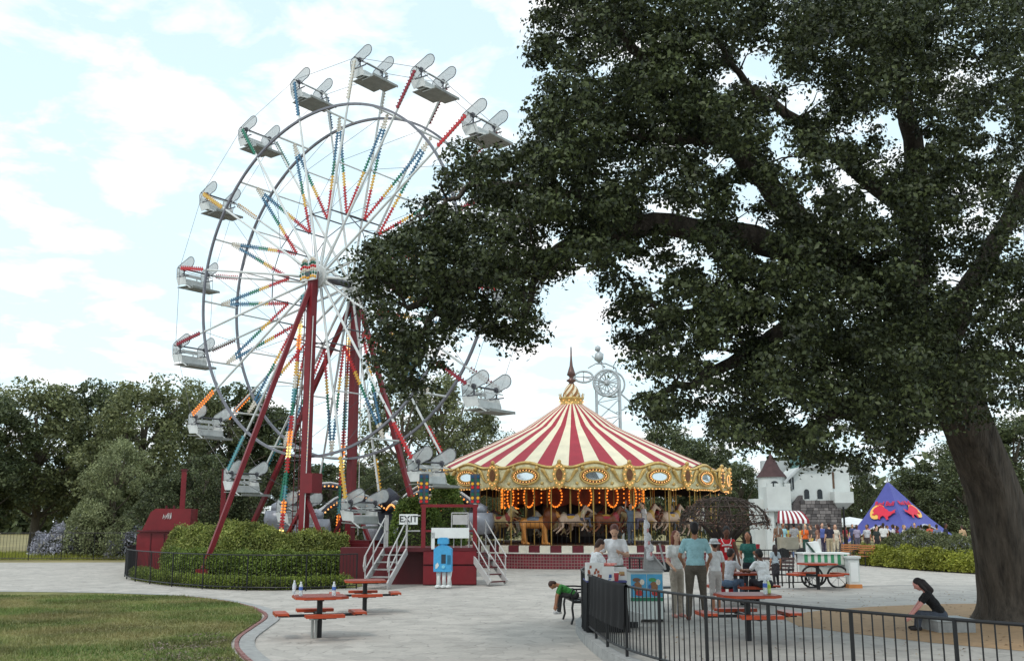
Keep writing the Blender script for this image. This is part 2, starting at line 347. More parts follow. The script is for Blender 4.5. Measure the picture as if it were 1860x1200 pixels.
# raised patio on the right
pat_px = [(12, 29.6), (8.6, 28.6), (5.4, 26.6), (3.0, 23.6), (1.75, 21.2), (1.2, 19.2), (1.12, 17.6), (1.18, 15.9), (1.34, 14.2), (1.75, 12.7), (2.4, 11.2), (3.2, 9.9), (4.2, 8.6), (5.6, 7.2)]
ZP = 0.15
pat_c = spline(pat_px, 0.12)
pat_poly = list(map(tuple, pat_c)) + [(40, 4), (40, 31)]
struct('patio', sheet(pat_poly, ZP, 0.2), M_patio)
kb = MB(); k = len(pat_c); s_ = 1 if not inpoly(offset(pat_c, 0.1)[40:41], pat_poly)[0] else -1
pi_, po_ = offset(pat_c, -s_ * 0.14), offset(pat_c, s_ * 0.01)
kb.add([(*p, ZP + .005) for p in pi_] + [(*p, ZP + .005) for p in po_] + [(*p, -.01) for p in po_], [(i, i + 1, k + i + 1, k + i) for i in range(k - 1)] + [(k + i, k + i + 1, 2 * k + i + 1, 2 * k + i) for i in range(k - 1)])
struct('patio_kerb', kb, M_kerb)
struct('tan_paving', sheet([tuple(G(x, y, ZP + .004))[:2] for x, y in ((1415, 1118), (1480, 1109), (1580, 1101), (1700, 1096), (1900, 1094), (1900, 1185), (1690, 1166), (1545, 1149), (1450, 1136))], ZP + .004), M_tan)

# ---------------------------------------------------------------- iron fences, every picket its own part
def fence(name, label, curve, z0, h, gap, post_every, r=0.0078, rr=0.017, m=None, pr=0.021, low=0.10, cat='fence', group=None):
    m = m or M_iron
    c = spline(curve, 0.06); t = thing(name, label, cat, (c[0][0], c[0][1], z0), 0, group)
    seg = np.linalg.norm(np.diff(c, axis=0), axis=1); s = np.concatenate([[0], np.cumsum(seg)])
    at = lambda u: (float(np.interp(u, s, c[:, 0])), float(np.interp(u, s, c[:, 1])))
    k = max(2, int(s[-1] / 0.3)); us = np.linspace(0, s[-1], k)
    for zz in (h, low):
        MB().tube([(*at(u), z0 + zz) for u in us], rr, 6).build('rail', m, t)
    pk = MB(); pk.tube([(0, 0, low), (0, 0, h)], r, 5); pm = pk.mesh('picket', m)
    po = MB(); po.tube([(0, 0, 0), (0, 0, h + 0.01)], pr, 6); pom = po.mesh('post', m)
    n = int(s[-1] / gap)
    for i in range(n + 1):
        a = at(min(s[-1], i * gap)); p = i % post_every == 0 or i == n
        o = link('post' if p else 'picket', pom if p else pm, t); o.location = (a[0] - c[0][0], a[1] - c[0][1], 0)
    return t
fence('iron_fence', 'black iron picket fence curving along the raised patio in the right foreground', [(q[0] + .1, q[1] + .03) for q in pat_px[4:]], ZP, 0.90, 0.118, 9)
oval = [(-4.5, 30.3), (-5.2, 29.5), (-6.7, 29.15), (-8.5, 29.8), (-10.6, 31.7), (-12.4, 34.2), (-13.5, 36.5), (-14.7, 40), (-16.8, 47.9)]
fence('iron_fence', 'black iron fence curving around the hedges at the big wheel', oval, 0, 0.98, 0.14, 12, m=M_iron)
fence('iron_fence', 'thin dark fence beside the pale flower bed at far left', [(-26, 52.5), (-22, 52.8), (-18.6, 53)], 0, 1.35, 0.16, 10)
fence('iron_fence', 'black iron fence behind the small child with long hair', [(6.7, 28.6), (7.6, 28.9), (8.3, 29.2)], ZP, 0.98, 0.13, 6)
fence('iron_fence', 'short black iron fence panel beside the woman in white', [(2.55, 22.6), (2.85, 21.7), (3.0, 21.0)], ZP, 0.98, 0.12, 4)
# ================================================================ trees and plants
M_bark = mat('oak_bark', (74, 66, 58), 0.95, 0.55, 9.0, bump=1.0, bscale=26, stretch=(1, 1, 0.18), dirt=.75)
M_bark2 = mat('grey_bark', (92, 84, 72), 0.95, 0.3, 4.0, bump=0.7, stretch=(1, 1, 0.3))
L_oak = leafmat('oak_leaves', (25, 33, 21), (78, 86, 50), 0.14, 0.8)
L_tree = [leafmat('tree_leaves_olive', (72, 80, 52), (134, 138, 94), 0.25, 0.35), leafmat('tree_leaves_dark', (56, 66, 46), (108, 116, 78), 0.2, 0.35), leafmat('tree_leaves_pale', (100, 108, 76), (160, 166, 122), 0.3, 0.35)]
L_hedge = leafmat('hedge_leaves', (86, 102, 46), (166, 170, 94), 0.25, 1.2)
L_hedge2 = leafmat('low_hedge_leaves', (74, 92, 32), (144, 156, 68), 0.25, 1.5)
L_shrub = leafmat('shrub_leaves', (60, 82, 34), (118, 136, 62), 0.3, 1.0)
L_gold = leafmat('yellow_grass_leaves', (104, 112, 40), (164, 166, 72), 0.3, 1.0)
M_core = mat('hedge_dark_core', (42, 44, 24), 0.95, 0.3, 6.0)  # dark colour stands in for the shade inside the hedges
def limb(mb, a, b, r0, r1, bend=0.12, n=5, rng=random):
    a = Vector(a); b = Vector(b); L = (b - a).length; j = Vector((rng.uniform(-1, 1), rng.uniform(-1, 1), rng.uniform(-.3, .8))) * bend * L
    pts = [a.lerp(b, i / n) + j * math.sin(PI * i / n) for i in range(n + 1)]
    mb.tube(pts, [r0 + (r1 - r0) * i / n for i in range(n + 1)], 7); return pts
def tree_proto(seed, H, W, kind, n_leaf=26000, leaf=0.2, dens=0.5, trunk_h=0.25, shape='round'):
    "returns (trunk mesh, crown mesh) standing on the origin"
    rg = random.Random(seed); nr = np.random.default_rng(seed); mb = MB()
    top = Vector((rg.uniform(-.4, .4), rg.uniform(-.4, .4), H * 0.8))
    tr = limb(mb, (0, 0, -0.1), top, H * 0.028, H * 0.008, 0.04, 8, rg); blobs = []
    nb = 46
    for i in range(nb):
        h = trunk_h + (1 - trunk_h) * (i + .5) / nb; an = i * 2.4 + rg.uniform(-.5, .5)
        if shape == 'round': w = W * (0.35 + 0.65 * math.sin(PI * min(1, (h - trunk_h) / (1 - trunk_h) * .86 + .12)))
        elif shape == 'broad': w = W * (1 if h < .75 else 1 - (h - .75) * 2.4)
        else: w = W * (1.12 - h) * 1.2
        rr = w * rg.uniform(.45, 1.0) * .8
        c = Vector((math.cos(an) * rr, math.sin(an) * rr, H * h * 0.97)); blobs.append((c, W * rg.uniform(.16, .34)))
        if i % 2 == 0: limb(mb, tr[min(7, max(1, int(h * 7)))], c, H * .009, H * .0022, .15, 4, rg)
    C = []
    per = n_leaf // nb
    for c, r in blobs:
        q = nr.normal(size=(per, 3)); q /= np.linalg.norm(q, axis=1)[:, None]; q *= (nr.uniform(0.25, 1, (per, 1)) ** .6) * r; q[:, 2] *= .8
        C.append(q + np.array(c))
    C = np.concatenate(C); keep = noise3(C, 0.45, seed) > (dens - .22); C = C[keep]
    return mb.mesh('trunk', M_bark2, True), leaf_mesh('crown', C, leaf, L_tree[kind], 0.25, 0.6, rng=nr)
PRO = [tree_proto(1, 10, 4.2, 0), tree_proto(2, 10, 3.6, 1), tree_proto(3, 10, 3.8, 0, dens=.74, n_leaf=26000, leaf=.17), tree_proto(4, 10, 3.9, 2, n_leaf=26000, shape='broad', trunk_h=.08), tree_proto(5, 6, 2.6, 1, n_leaf=20000, leaf=.14, trunk_h=.06, shape='broad'), tree_proto(6, 10, 4.4, 1, dens=.38, n_leaf=30000, shape='broad', trunk_h=.1)]
PH = [10, 10, 10, 10, 6, 10]
def tree(px, d, top, k, label, wide=1.0, rot=0.0, group='background trees'):
    z = P(px, top, d).z; s = z / PH[k]; x = X(px, d)
    t = thing('tree', label, 'tree', (x, d, 0), rot, group); t.scale = (s * wide, s * wide, s)
    link('trunk', PRO[k][0], t); link('crown', PRO[k][1], t); return t
TREES = [
 (-40, 62, 722, 1, 'dark leafy tree at the far left edge', 1.1), (60, 66, 700, 0, 'olive green tree beyond the lawn near the left edge', 1.1),
 (155, 70, 698, 1, 'dark tall tree left of the drooping pale tree', 1.0), (245, 60, 696, 0, 'rounded olive tree with a bushy top left of the big wheel', 1.1),
 (205, 55, 800, 3, 'pale drooping tree in front of the left tree row', .9), (338, 66, 698, 2, 'loose crowned tree standing just left of the wheel rim', 1.0),
 (410, 70, 705, 1, 'dark tree seen through the left spokes of the big wheel', 1.1), (480, 72, 742, 1, 'dark tree behind the near tower of the big wheel', 1.1),
 (370, 50, 826, 4, 'small bushy tree behind the two red posts', 1.0), (300, 50, 870, 4, 'low green bush tree behind the red ride trailer', 1.2), (450, 52, 850, 4, 'small dark bush tree behind the low gondolas', 1.2),
 (560, 74, 848, 5, 'dark tree behind the wheel towers', 1.2), (655, 72, 842, 1, 'dark leafy tree behind the far wheel tower', 1.1),
 (720, 66, 690, 2, 'thin crowned tree behind the right side of the wheel', 1.0), (800, 70, 684, 2, 'loose grey green tree left of the carousel roof', 1.1), (868, 74, 745, 2, 'small loose tree touching the left slope of the carousel roof', 1.0),
 (610, 62, 845, 4, 'low bushy tree under the wheel hub', 1.5), (700, 60, 850, 5, 'low dark tree behind the spinning arm ride', 1.0),
 (1215, 80, 775, 5, 'grey green tree behind the right slope of the carousel roof', 1.0), (1290, 82, 800, 1, 'dark tree right of the carousel roof behind the oak branches', 1.2),
 (1352, 74, 845, 5, 'dark tree between the carousel and the white castle', 1.0), (1450, 84, 820, 1, 'dark tree behind the white castle roofs', 1.3),
 (1560, 96, 835, 5, 'very dark dense tree between castle and blue tent', .8), (1665, 90, 850, 1, 'dark tree behind the blue tent', 1.5), (1760, 88, 800, 5, 'dark tree at the far right behind the tent', 1.2), (1850, 92, 760, 1, 'tall dark tree at the far right edge', 1.3),
 (1010, 95, 880, 1, 'low dark tree seen under the carousel roof', 2.2), (1130, 96, 885, 5, 'low broad dark tree behind the carousel horses', 2.0), (920, 95, 880, 5, 'low dark tree behind the left carousel horses', 2.0),
]
for i, a in enumerate(TREES): tree(*a[:5], wide=a[5], rot=i * 1.7)
far = MB()
wv = []
for i in range(80):
    a = -1.2 + 2.4 * i / 79; r = 190; h = 9 + 3.5 * math.sin(i * 1.7) + 2 * math.sin(i * 3.1 + 1)
    wv.append((math.sin(a) * r, math.cos(a) * r, h))
CW = []
for (x, y, h) in wv:
    q = RNG.normal(size=(420, 3)) * np.array([4.5, 2, 1.0]); q[:, 2] = RNG.uniform(0, h, 420); CW.append(q + np.array([x, y, 0]))
o = link('far_wood', leaf_mesh('far_wood', np.concatenate(CW), 1.5, L_tree[1], .2, .8)); tag(o, 'far dark wood closing the view behind everything', 'wood'); o['kind'] = 'stuff'

# ---------------------------------------------------------------- the big oak over the right half
def oak():
    rg = random.Random(5); nr = np.random.default_rng(21)
    base = Vector((X(1822, 18.6), 18.6, ZP))
    t = thing('oak_tree', 'huge dark oak tree arching over the carousel from the right', 'tree', base)
    mb = MB()
    B = P(1668, 570, 17.5)
    tr = [base + Vector((.25, 0, -.2)), base + Vector((.1, 0, .5)), P(1805, 900, 18.4), P(1742, 730, 18), B]
    ctr = []; rads = []
    for i in range(4):
        for j in range(7): ctr.append(tr[i].lerp(tr[i + 1], j / 7)); rads.append([.62, .5, .46, .42, .36][i] * (1 - j / 7) + [.62, .5, .46, .42, .36][i + 1] * j / 7)
    ctr.append(tr[4]); rads.append(.36); nn = 36; vs = []
    for i, (c_, r_) in enumerate(zip(ctr, rads)):
        fl = max(0, 1 - i / 7) ** 2
        for j in range(nn):
            a_ = 2 * PI * j / nn; k_ = 1 + .05 * math.sin(5 * a_ + i * .25) + .035 * math.sin(11 * a_ - i * .4) + .02 * math.sin(17 * a_ + i) + fl * (.35 + .4 * max(0, math.sin(5 * a_ + .6)))
            vs.append(c_ + Vector((math.cos(a_) * r_ * k_, math.sin(a_) * r_ * k_, 0)))
    mb.add(vs, [(i * nn + j, i * nn + (j + 1) % nn, (i + 1) * nn + (j + 1) % nn, (i + 1) * nn + j) for i in range(len(ctr) - 1) for j in range(nn)])
    root = [(1655, 560, 17.5)]
    limbs = [
     ([(1655, 560, 17.5), (1560, 505, 17), (1450, 455, 16.5), (1330, 425, 16), (1190, 405, 15.6), (1060, 432, 15.3), (985, 480, 15), (900, 505, 15), (820, 520, 14.8), (740, 560, 14.8)], .34, .05),
     ([(1600, 530, 17.3), (1470, 430, 17), (1405, 350, 16.5), (1330, 260, 16), (1240, 170, 15.5), (1150, 90, 15), (1080, 20, 14.5)], .30, .05),
     ([(1655, 560, 17.5), (1668, 400, 17.8), (1658, 250, 17.5), (1630, 120, 17), (1580, -20, 16.5)], .30, .09),
     ([(1640, 600, 17.6), (1530, 620, 17), (1420, 600, 16.4), (1345, 650, 16), (1270, 690, 15.6), (1190, 720, 15.4)], .24, .04),
     ([(1690, 680, 17.8), (1600, 690, 17), (1520, 740, 16.5), (1450, 790, 16.2), (1390, 800, 16)], .2, .03),
     ([(1668, 400, 17.8), (1540, 300, 17.5), (1450, 220, 17), (1360, 160, 17), (1290, 60, 16.5)], .18, .04),
     ([(1700, 640, 17.8), (1790, 480, 18), (1860, 330, 18), (1950, 180, 18)], .3, .06),
     ([(1700, 700, 17.8), (1800, 650, 17), (1880, 640, 16.5)], .16, .03),
     ([(1190, 405, 15.6), (1080, 360, 15), (960, 340, 14.8), (860, 330, 14.8), (800, 380, 14.8)], .12, .03),
     ([(1330, 260, 16), (1180, 250, 15.2), (1060, 220, 14.8)], .12, .03),
     ([(820, 520, 14.8), (770, 600, 14.8), (745, 690, 14.8)], .07, .02), ([(985, 480, 15), (960, 560, 14.8), (930, 600, 14.7)], .07, .02),
     ([(1450, 455, 16.5), (1390, 520, 16), (1310, 560, 15.6), (1200, 570, 15.3)], .13, .03),
     ([(1420, 600, 16.4), (1340, 640, 16), (1290, 628, 15.8)], .06, .02), ([(1630, 120, 17), (1540, 60, 16.6), (1450, 10, 16.2)], .12, .04)]
    axis = []
    for pts, r0, r1 in limbs:
        w = [P(*q) for q in pts]; k = len(w)
        fine = []
        for i in range(k - 1):
            for j in range(4):
                q = w[i].lerp(w[i + 1], j / 4); fine.append(q + Vector([rg.uniform(-.05, .05) for _ in range(3)]) * (1 if 0 < j else 0.3))
        fine.append(w[-1]); n = len(fine)
        mb.tube(fine, [r0 + (r1 - r0) * (i / (n - 1)) ** .8 for i in range(n)], 8); axis += fine
    poly = [(1005, -60), (972, 60), (976, 120), (988, 190), (958, 215), (988, 252), (955, 275), (910, 290), (852, 262), (820, 300), (795, 345), (752, 378), (744, 428), (695, 436), (658, 456), (646, 490), (660, 545), (680, 600), (692, 660), (714, 708), (756, 722), (795, 680), (810, 620), (832, 572), (870, 596), (920, 620), (968, 626), (970, 590), (962, 545), (980, 505), (1005, 512), (1060, 518), (1098, 508), (1116, 560), (1124, 600), (1138, 650), (1154, 700), (1160, 742), (1200, 766), (1260, 764), (1310, 806), (1345, 832), (1400, 808), (1430, 836), (1480, 850), (1520, 872), (1570, 880), (1620, 855), (1655, 800), (1700, 790), (1780, 770), (1860, 750), (1980, 700), (1980, -60)]
    holes = [(1385, 130, 40), (1355, 112, 22), (1440, 192, 32), (1485, 178, 20), (1325, 145, 16), (1640, 238, 34), (1600, 218, 17), (1560, 250, 22), (1420, 288, 18), (1408, 262, 20), (1350, 392, 28), (1366, 352, 28), (1374, 436, 26), (1392, 466, 20), (1200, 388, 30), (1176, 412, 18), (1232, 408, 22), (1262, 398, 14), (1282, 482, 24), (1160, 492, 20), (1190, 522, 20), (1582, 352, 24), (1470, 372, 16), (1605, 384, 20), (1316, 656, 28), (1286, 648, 18), (1410, 604, 28), (1490, 350, 16), (1450, 302, 16), (1052, 502, 26), (1130, 478, 16), (1310, 312, 14), (1250, 560, 16), (1010, 440, 18), (1670, 262, 16), (1180, 590, 14), (1460, 770, 16), (1510, 780, 12), (1560, 800, 18), (1230, 640, 14), (1540, 330, 16), (1120, 430, 14), (1000, 120, 10), (905, 540, 16), (790, 580, 14)]
    # the crown is built of tufts: each a rounded spray of leaves, sunlit above and dark below
    N = 5600; holes = [(a_, b_, c_ * .82) for a_, b_, c_ in holes]
    q = nr.uniform((640, -60), (1980, 860), (N, 2)); q = q[inpoly(q, poly)]
    sp = np.interp(q[:, 0], [640, 800, 1000, 1400, 1980], [.9, 1.2, 1.8, 2.6, 3.2]); d = np.interp(q[:, 0], [640, 1000, 1500, 1980], [14.8, 15.0, 16.3, 17.5]) + nr.normal(0, 1, len(q)).clip(-1.5, 1.5) * sp * .8
    C = np.array([P(a_, b_, c_) for (a_, b_), c_ in zip(q, d)]); tr_ = nr.uniform(.17, .4, len(C))
    keep = (noise3(C, 0.5, 2) * .6 + noise3(C, 1.4, 9) * .4) > 0.30
    for hx, hy, hr in holes: keep &= ~((np.hypot(q[:, 0] - hx, q[:, 1] - hy) < hr * .9 + tr_ * 40) & (nr.uniform(size=len(q)) < .94))
    keep &= ~((q[:, 0] > 1700) & (nr.uniform(size=len(q)) < .35)) & ~((q[:, 1] > 690) & (q[:, 0] > 1150) & (q[:, 0] < 1300) & (nr.uniform(size=len(q)) < .45))
    C = C[keep]; tr_ = tr_[keep]; per = 135
    # sprays that hide most of the limbs from below and in front
    ax = np.array([tuple(a_) for a_ in axis]); ax = ax[nr.integers(0, len(ax), 420)] + nr.normal(0, .22, (420, 3)) + np.c_[np.zeros(420), -nr.uniform(.35, 1.1, 420), nr.uniform(-.25, .15, 420)]
    pa = proj(ax); kx = np.ones(420, bool)
    for hx, hy, hr in holes: kx &= np.hypot(pa[:, 0] - hx, pa[:, 1] - hy) > hr + 12
    kx &= (pa[:, 1] < 830) & (pa[:, 0] > 1000); C = np.concatenate([C, ax[kx]]); tr_ = np.concatenate([tr_, nr.uniform(.2, .36, kx.sum())])
    v = nr.normal(size=(len(C), per, 3)); v /= np.linalg.norm(v, axis=2)[:, :, None]; v[:, :, 2] = np.where(nr.uniform(size=v.shape[:2]) < .65, np.abs(v[:, :, 2]), v[:, :, 2])
    rad = tr_[:, None, None] * nr.uniform(.25, 1.0, (len(C), per, 1)) ** .5 * (1 + .16 * nr.normal(size=(len(C), per, 1)).clip(-2, 1.4))
    L = (C[:, None] + v * rad * np.array([1, 1, .72])).reshape(-1, 3); NV = v.reshape(-1, 3)
    pr = proj(L); kk = np.ones(len(L), bool); rn = nr.uniform(.35, 1.15, len(L))
    for hx, hy, hr in holes: kk &= ~(np.hypot(pr[:, 0] - hx, pr[:, 1] - hy) < hr * .8 * rn)
    L = L[kk]; NV = NV[kk]
    # twigs
    for i in nr.choice(len(C), 700, replace=False):
        c = Vector(C[i]); a = min(axis, key=lambda p: (p - c).length_squared)
        if (a - c).length < 1.5: mb.tube([a, a.lerp(c, .4) + Vector((rg.uniform(-.1, .1), rg.uniform(-.1, .1), .1)), a.lerp(c, .75) + Vector((rg.uniform(-.08, .08), 0, .08)), c], [.02, .014, .009, .005], 4, cap=False)
    mb.build('trunk', M_bark, t, True)
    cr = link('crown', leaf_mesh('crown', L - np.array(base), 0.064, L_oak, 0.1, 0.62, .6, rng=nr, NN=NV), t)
    return t
oak()

# ---------------------------------------------------------------- hedges and shrubs
def bush(name, label, pts, rad, hgt, n, leaf, m, z0=0.0, cat='hedge', core=True, rough=0.12, seed=1, group=None, flat=0.75):
    "leafy band of half-width rad and height hgt along the line pts"
    nr = np.random.default_rng(seed); c = np.array([[*p][:2] for p in pts], float)
    if len(c) > 1: c = spline(c, 0.2)
    t = thing(name, label, cat, (float(c[:, 0].mean()), float(c[:, 1].mean()), z0), 0, group)
    i = nr.integers(0, len(c), n); an = nr.uniform(0, PI * 2, n)
    # superellipse cross-section, clipped-hedge like
    th = nr.uniform(0, PI, n); tg = np.gradient(c, axis=0) if len(c) > 1 else np.array([[1., 0]]); tg /= np.linalg.norm(tg, axis=1)[:, None]
    nn = np.stack([-tg[:, 1], tg[:, 0]], 1)
    ex = flat; cx = np.sign(np.cos(th)) * np.abs(np.cos(th)) ** ex; cz = np.abs(np.sin(th)) ** ex
    if len(c) == 1:
        rr = rad * cx; A = np.stack([np.cos(an) * rr, np.sin(an) * rr], 1) + c[0]; z = cz * hgt
    else:
        A = c[i] + nn[i] * (cx * rad)[:, None] + tg[i] * nr.uniform(-.15, .15, (n, 1)); z = cz * hgt
        e = np.minimum(i, len(c) - 1 - i) / max(1, len(c)); 
    V = np.c_[A, z]; f = 1 + rough * 2 * (noise3(np.c_[A, z], 1.1 / max(.4, hgt), seed) - .5) + nr.normal(0, .03, n)
    lo = 0.02; V[:, 2] = np.maximum(lo, V[:, 2] * f) + z0
    V[:, :2] = V[:, :2] + nr.normal(0, .03, (n, 2)); V += nr.normal(0, leaf * .4, (n, 3)); V[:, 2] = np.maximum(V[:, 2], z0 + .02)
    link('foliage', leaf_mesh('foliage', V - np.array(t.location), leaf, m, 0.3, 0.5, rng=nr), t)
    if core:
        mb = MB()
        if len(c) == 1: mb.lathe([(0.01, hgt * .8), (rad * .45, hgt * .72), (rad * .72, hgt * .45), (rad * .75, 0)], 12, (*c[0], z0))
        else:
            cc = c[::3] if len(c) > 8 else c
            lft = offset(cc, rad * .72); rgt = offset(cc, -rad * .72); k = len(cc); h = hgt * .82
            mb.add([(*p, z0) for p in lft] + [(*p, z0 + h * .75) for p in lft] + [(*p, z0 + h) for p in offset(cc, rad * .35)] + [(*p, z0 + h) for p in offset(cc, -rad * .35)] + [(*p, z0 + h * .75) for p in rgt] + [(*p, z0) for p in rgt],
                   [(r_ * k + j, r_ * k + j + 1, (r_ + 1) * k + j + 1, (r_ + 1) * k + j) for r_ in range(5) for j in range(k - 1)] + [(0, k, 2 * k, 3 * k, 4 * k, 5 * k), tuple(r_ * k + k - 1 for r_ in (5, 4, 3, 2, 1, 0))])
        mb.build('dark_core', M_core, t)  # solid core added so foliage is not see-through, inner shade put into its colour
    return t
bush('low_hedge', 'knee high clipped border hedge right behind the oval iron fence', [(-4.9, 30.6), (-6.7, 29.75), (-8.4, 30.3), (-10.4, 32.2), (-12.1, 34.6), (-13.1, 36.8)], .3, .32, 22000, .06, L_hedge2, seed=2, flat=.45)
bush('hedge', 'dense clipped green hedge in the second row at the big wheel', [(-5.4, 34.3), (-7, 34.0), (-8.8, 34.7), (-10.7, 36.2), (-12.2, 38.2)], .6, .85, 36000, .075, leafmat('clipped_hedge_leaves', (66, 86, 34), (134, 150, 70), .25, 1.3), seed=3, flat=.5)
bush('tall_shrub', 'tall loose shrub row around the foot of the wheel tower', [(-6.0, 36.6), (-7.2, 36.3), (-9, 36.9), (-11, 38.5), (-12.8, 40.8)], .9, 1.55, 60000, .09, L_hedge, rough=.2, seed=4, cat='shrub')
bush('shrub', 'round bright green shrub behind the rainbow lamp panel', [(X(755, 37), 37)], 1.0, 3.1, 16000, .09, L_shrub, rough=.25, seed=5, cat='shrub')
bush('shrub', 'green shrub between the two rainbow lamp panels', [(X(808, 38), 38)], .75, 3.0, 12000, .09, L_shrub, rough=.25, seed=6, cat='shrub')
bush('shrub', 'yellow green shrub below the trees at far left', [(X(185, 56), 56)], 1.9, 3.2, 9000, .16, L_tree[2], rough=.3, seed=7, cat='shrub')
# planting bed on the right
struct('planting_bed', sheet([(17.4, 41), (16.0, 45), (15.9, 49), (17, 53), (34, 56), (40, 38), (22, 37)], 0.06, .1), M_soil)
bush('ornamental_grass', 'yellow green ornamental grass clump along the right path', [(X(1578, 48), 48), (X(1605, 46), 46), (X(1655, 43.5), 43.5), (X(1720, 41), 41), (X(1820, 38.5), 38.5)], .8, .6, 26000, .12, L_gold, .05, 'plant', rough=.3, seed=8)
L_lil = leafmat('lilac_flowers', (150, 150, 168), (200, 200, 206), .3, 2.0)
for i, (px, d, r, h) in enumerate([(1628, 49, .9, .95), (1662, 46, 1.2, 1.2), (1705, 44, 1.3, 1.15), (1760, 41, 1.4, 1.1), (1835, 40, 1.5, 1.1)]):
    b = bush('flowering_bush', ['grey green bush with pale lilac blooms beside the wooden benches', 'broad bush with pale lilac blooms below the blue tent', 'bush with lilac blooms at the right end of the planting bed', 'lilac flowering bush right of the tent crowd', 'lilac flowering bush at the right edge'][i], [(X(px, d), d)], r, h, 7000, .1, L_tree[0], .05, 'bush', rough=.3, seed=20 + i, group='flowering bushes in the right bed')
    nr = np.random.default_rng(40 + i); q = nr.normal(size=(160, 3)); q /= np.linalg.norm(q, axis=1)[:, None]; q[:, 2] = abs(q[:, 2]); q[:, 2] = q[:, 2] * h * 1.03; q[:, :2] *= r * .95
    q = (q[:, None] + nr.normal(0, .05, (160, 9, 3))).reshape(-1, 3); fo = link('blooms', leaf_mesh('blooms', q, .07, L_lil, .5, .9, rng=nr), b); fo['kind'] = 'stuff'
for i, (px, d, w) in enumerate([(205, 57, 1.6), (238, 55, 1.2), (120, 57, 1.8)]):
    b = bush('flower_bed', ['pale grey blue flower clump behind the far left fence', 'pale flower clump next to the red ride trailer', 'pale flower clump behind the fence at the left edge'][i], [(X(px, d), d)], w, 1.3, 6000, .13, L_lil, 0, 'flowers', rough=.35, seed=50 + i, group='pale flowers at far left')
grass('verge_grass', 'rough grass strip behind the far left fence', [(-32, 53.3), (-15, 53.5), (-13, 60), (-34, 60)], 26000, .3, L_gold, -.01, kindname='grass')
struct('hedge_ground', sheet([(-4.6, 30.6), (-6.7, 29.4), (-8.5, 30), (-10.6, 31.9), (-12.4, 34.4), (-13.4, 36.6), (-14.4, 40), (-14, 43), (-6, 41), (-3.5, 36)], 0.012), M_turf)
grass('hedge_lawn', 'short grass strip between the border hedge and the second hedge', [(-4.9, 31), (-6.7, 30.2), (-8.5, 30.7), (-10.4, 32.4), (-12, 34.8), (-12, 37), (-10, 35), (-7, 33.5)], 26000, .09, M_grass, .012)

gp = [tuple(G(x, y))[:2] for x, y in ((262, 1176), (330, 1158), (400, 1152), (418, 1166), (412, 1180), (424, 1196), (436, 1215), (250, 1215))]
pp = np.array(gp); nr = np.random.default_rng(61); q = nr.uniform(pp.min(0), pp.max(0), (4200, 2)); q = q[inpoly(q, gp)]; q = q[noise3(np.c_[q, q[:, :1] * 0], 1.2, 5) > .42]
o = link('ground_cover', leaf_mesh('ground_cover', np.c_[q, nr.uniform(.03, .065, len(q))], .04, leafmat('ground_cover_leaves', (96, 92, 62), (150, 132, 128), .2, 2.0, alt=(112, 112, 70)), .6, .6, rng=nr)); tag(o, 'low brownish ground cover in the corner of the lawn by the edging', 'ground cover'); o['kind'] = 'stuff'
# ================================================================ the big wheel
M_wsteel = mat('pale_steel_paint', (206, 208, 206), 0.4, 0.12, 2.0, dirt=.3)
M_rim = mat('grey_rim_steel', (112, 112, 120), 0.4, 0.15, 2.0)
M_dsteel = mat('dark_steel', (78, 78, 84), 0.45, 0.2, 3.0)
M_red = mat('red_ride_paint', (116, 24, 32), 0.42, 0.16, 2.2, dirt=.35)
M_dred = mat('dark_red_paint', (86, 22, 28), 0.5, 0.2, 2.0, dirt=.35)
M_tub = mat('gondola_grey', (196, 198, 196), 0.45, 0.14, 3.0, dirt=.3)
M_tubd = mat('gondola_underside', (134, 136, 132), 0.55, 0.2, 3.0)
def glow(n, rgb, es=0.55): return mat('bulb_' + n, rgb, 0.35, 0.0, emit=rgb, es=es)
BULB = {'white': glow('white', (190, 178, 160), .1), 'blue': glow('blue', (24, 70, 104), .12), 'green': glow('green', (12, 86, 66), .12), 'yellow': glow('yellow', (206, 150, 36), .2), 'red': glow('red', (176, 24, 26), .2), 'orange': glow('orange', (255, 140, 50), 1.3), 'teal': glow('teal', (40, 112, 124), .15), 'amber': glow('amber', (255, 214, 120), 1.8), 'dred': glow('dred', (116, 12, 26), .1)}
BATT = {c: mat('batten_' + c, v, .5, .12, 3.0) for c, v in dict(white=(204, 200, 190), blue=(70, 112, 140), green=(40, 116, 92), yellow=(206, 168, 80), red=(176, 44, 48), orange=(206, 120, 60), teal=(96, 150, 156), amber=(214, 190, 140), dred=(132, 34, 48)).items()}
WC = Vector((-6.761, 38.0, 10.943)); YA = 0.6121; WR, WS, WW, PH0 = 6.709, 8.55, 0.87, 12.0
wt_ = Vector((math.cos(YA), -math.sin(YA), 0)); wn_v = Vector((-math.sin(YA), -math.cos(YA), 0)); wz = Vector((0, 0, 1))
def W(r, a, w):  # radius, angle (deg), offset along the axle (towards the camera positive)
    return WC + wt_ * (r * math.cos(R(a))) + wz * (r * math.sin(R(a))) + wn_v * w
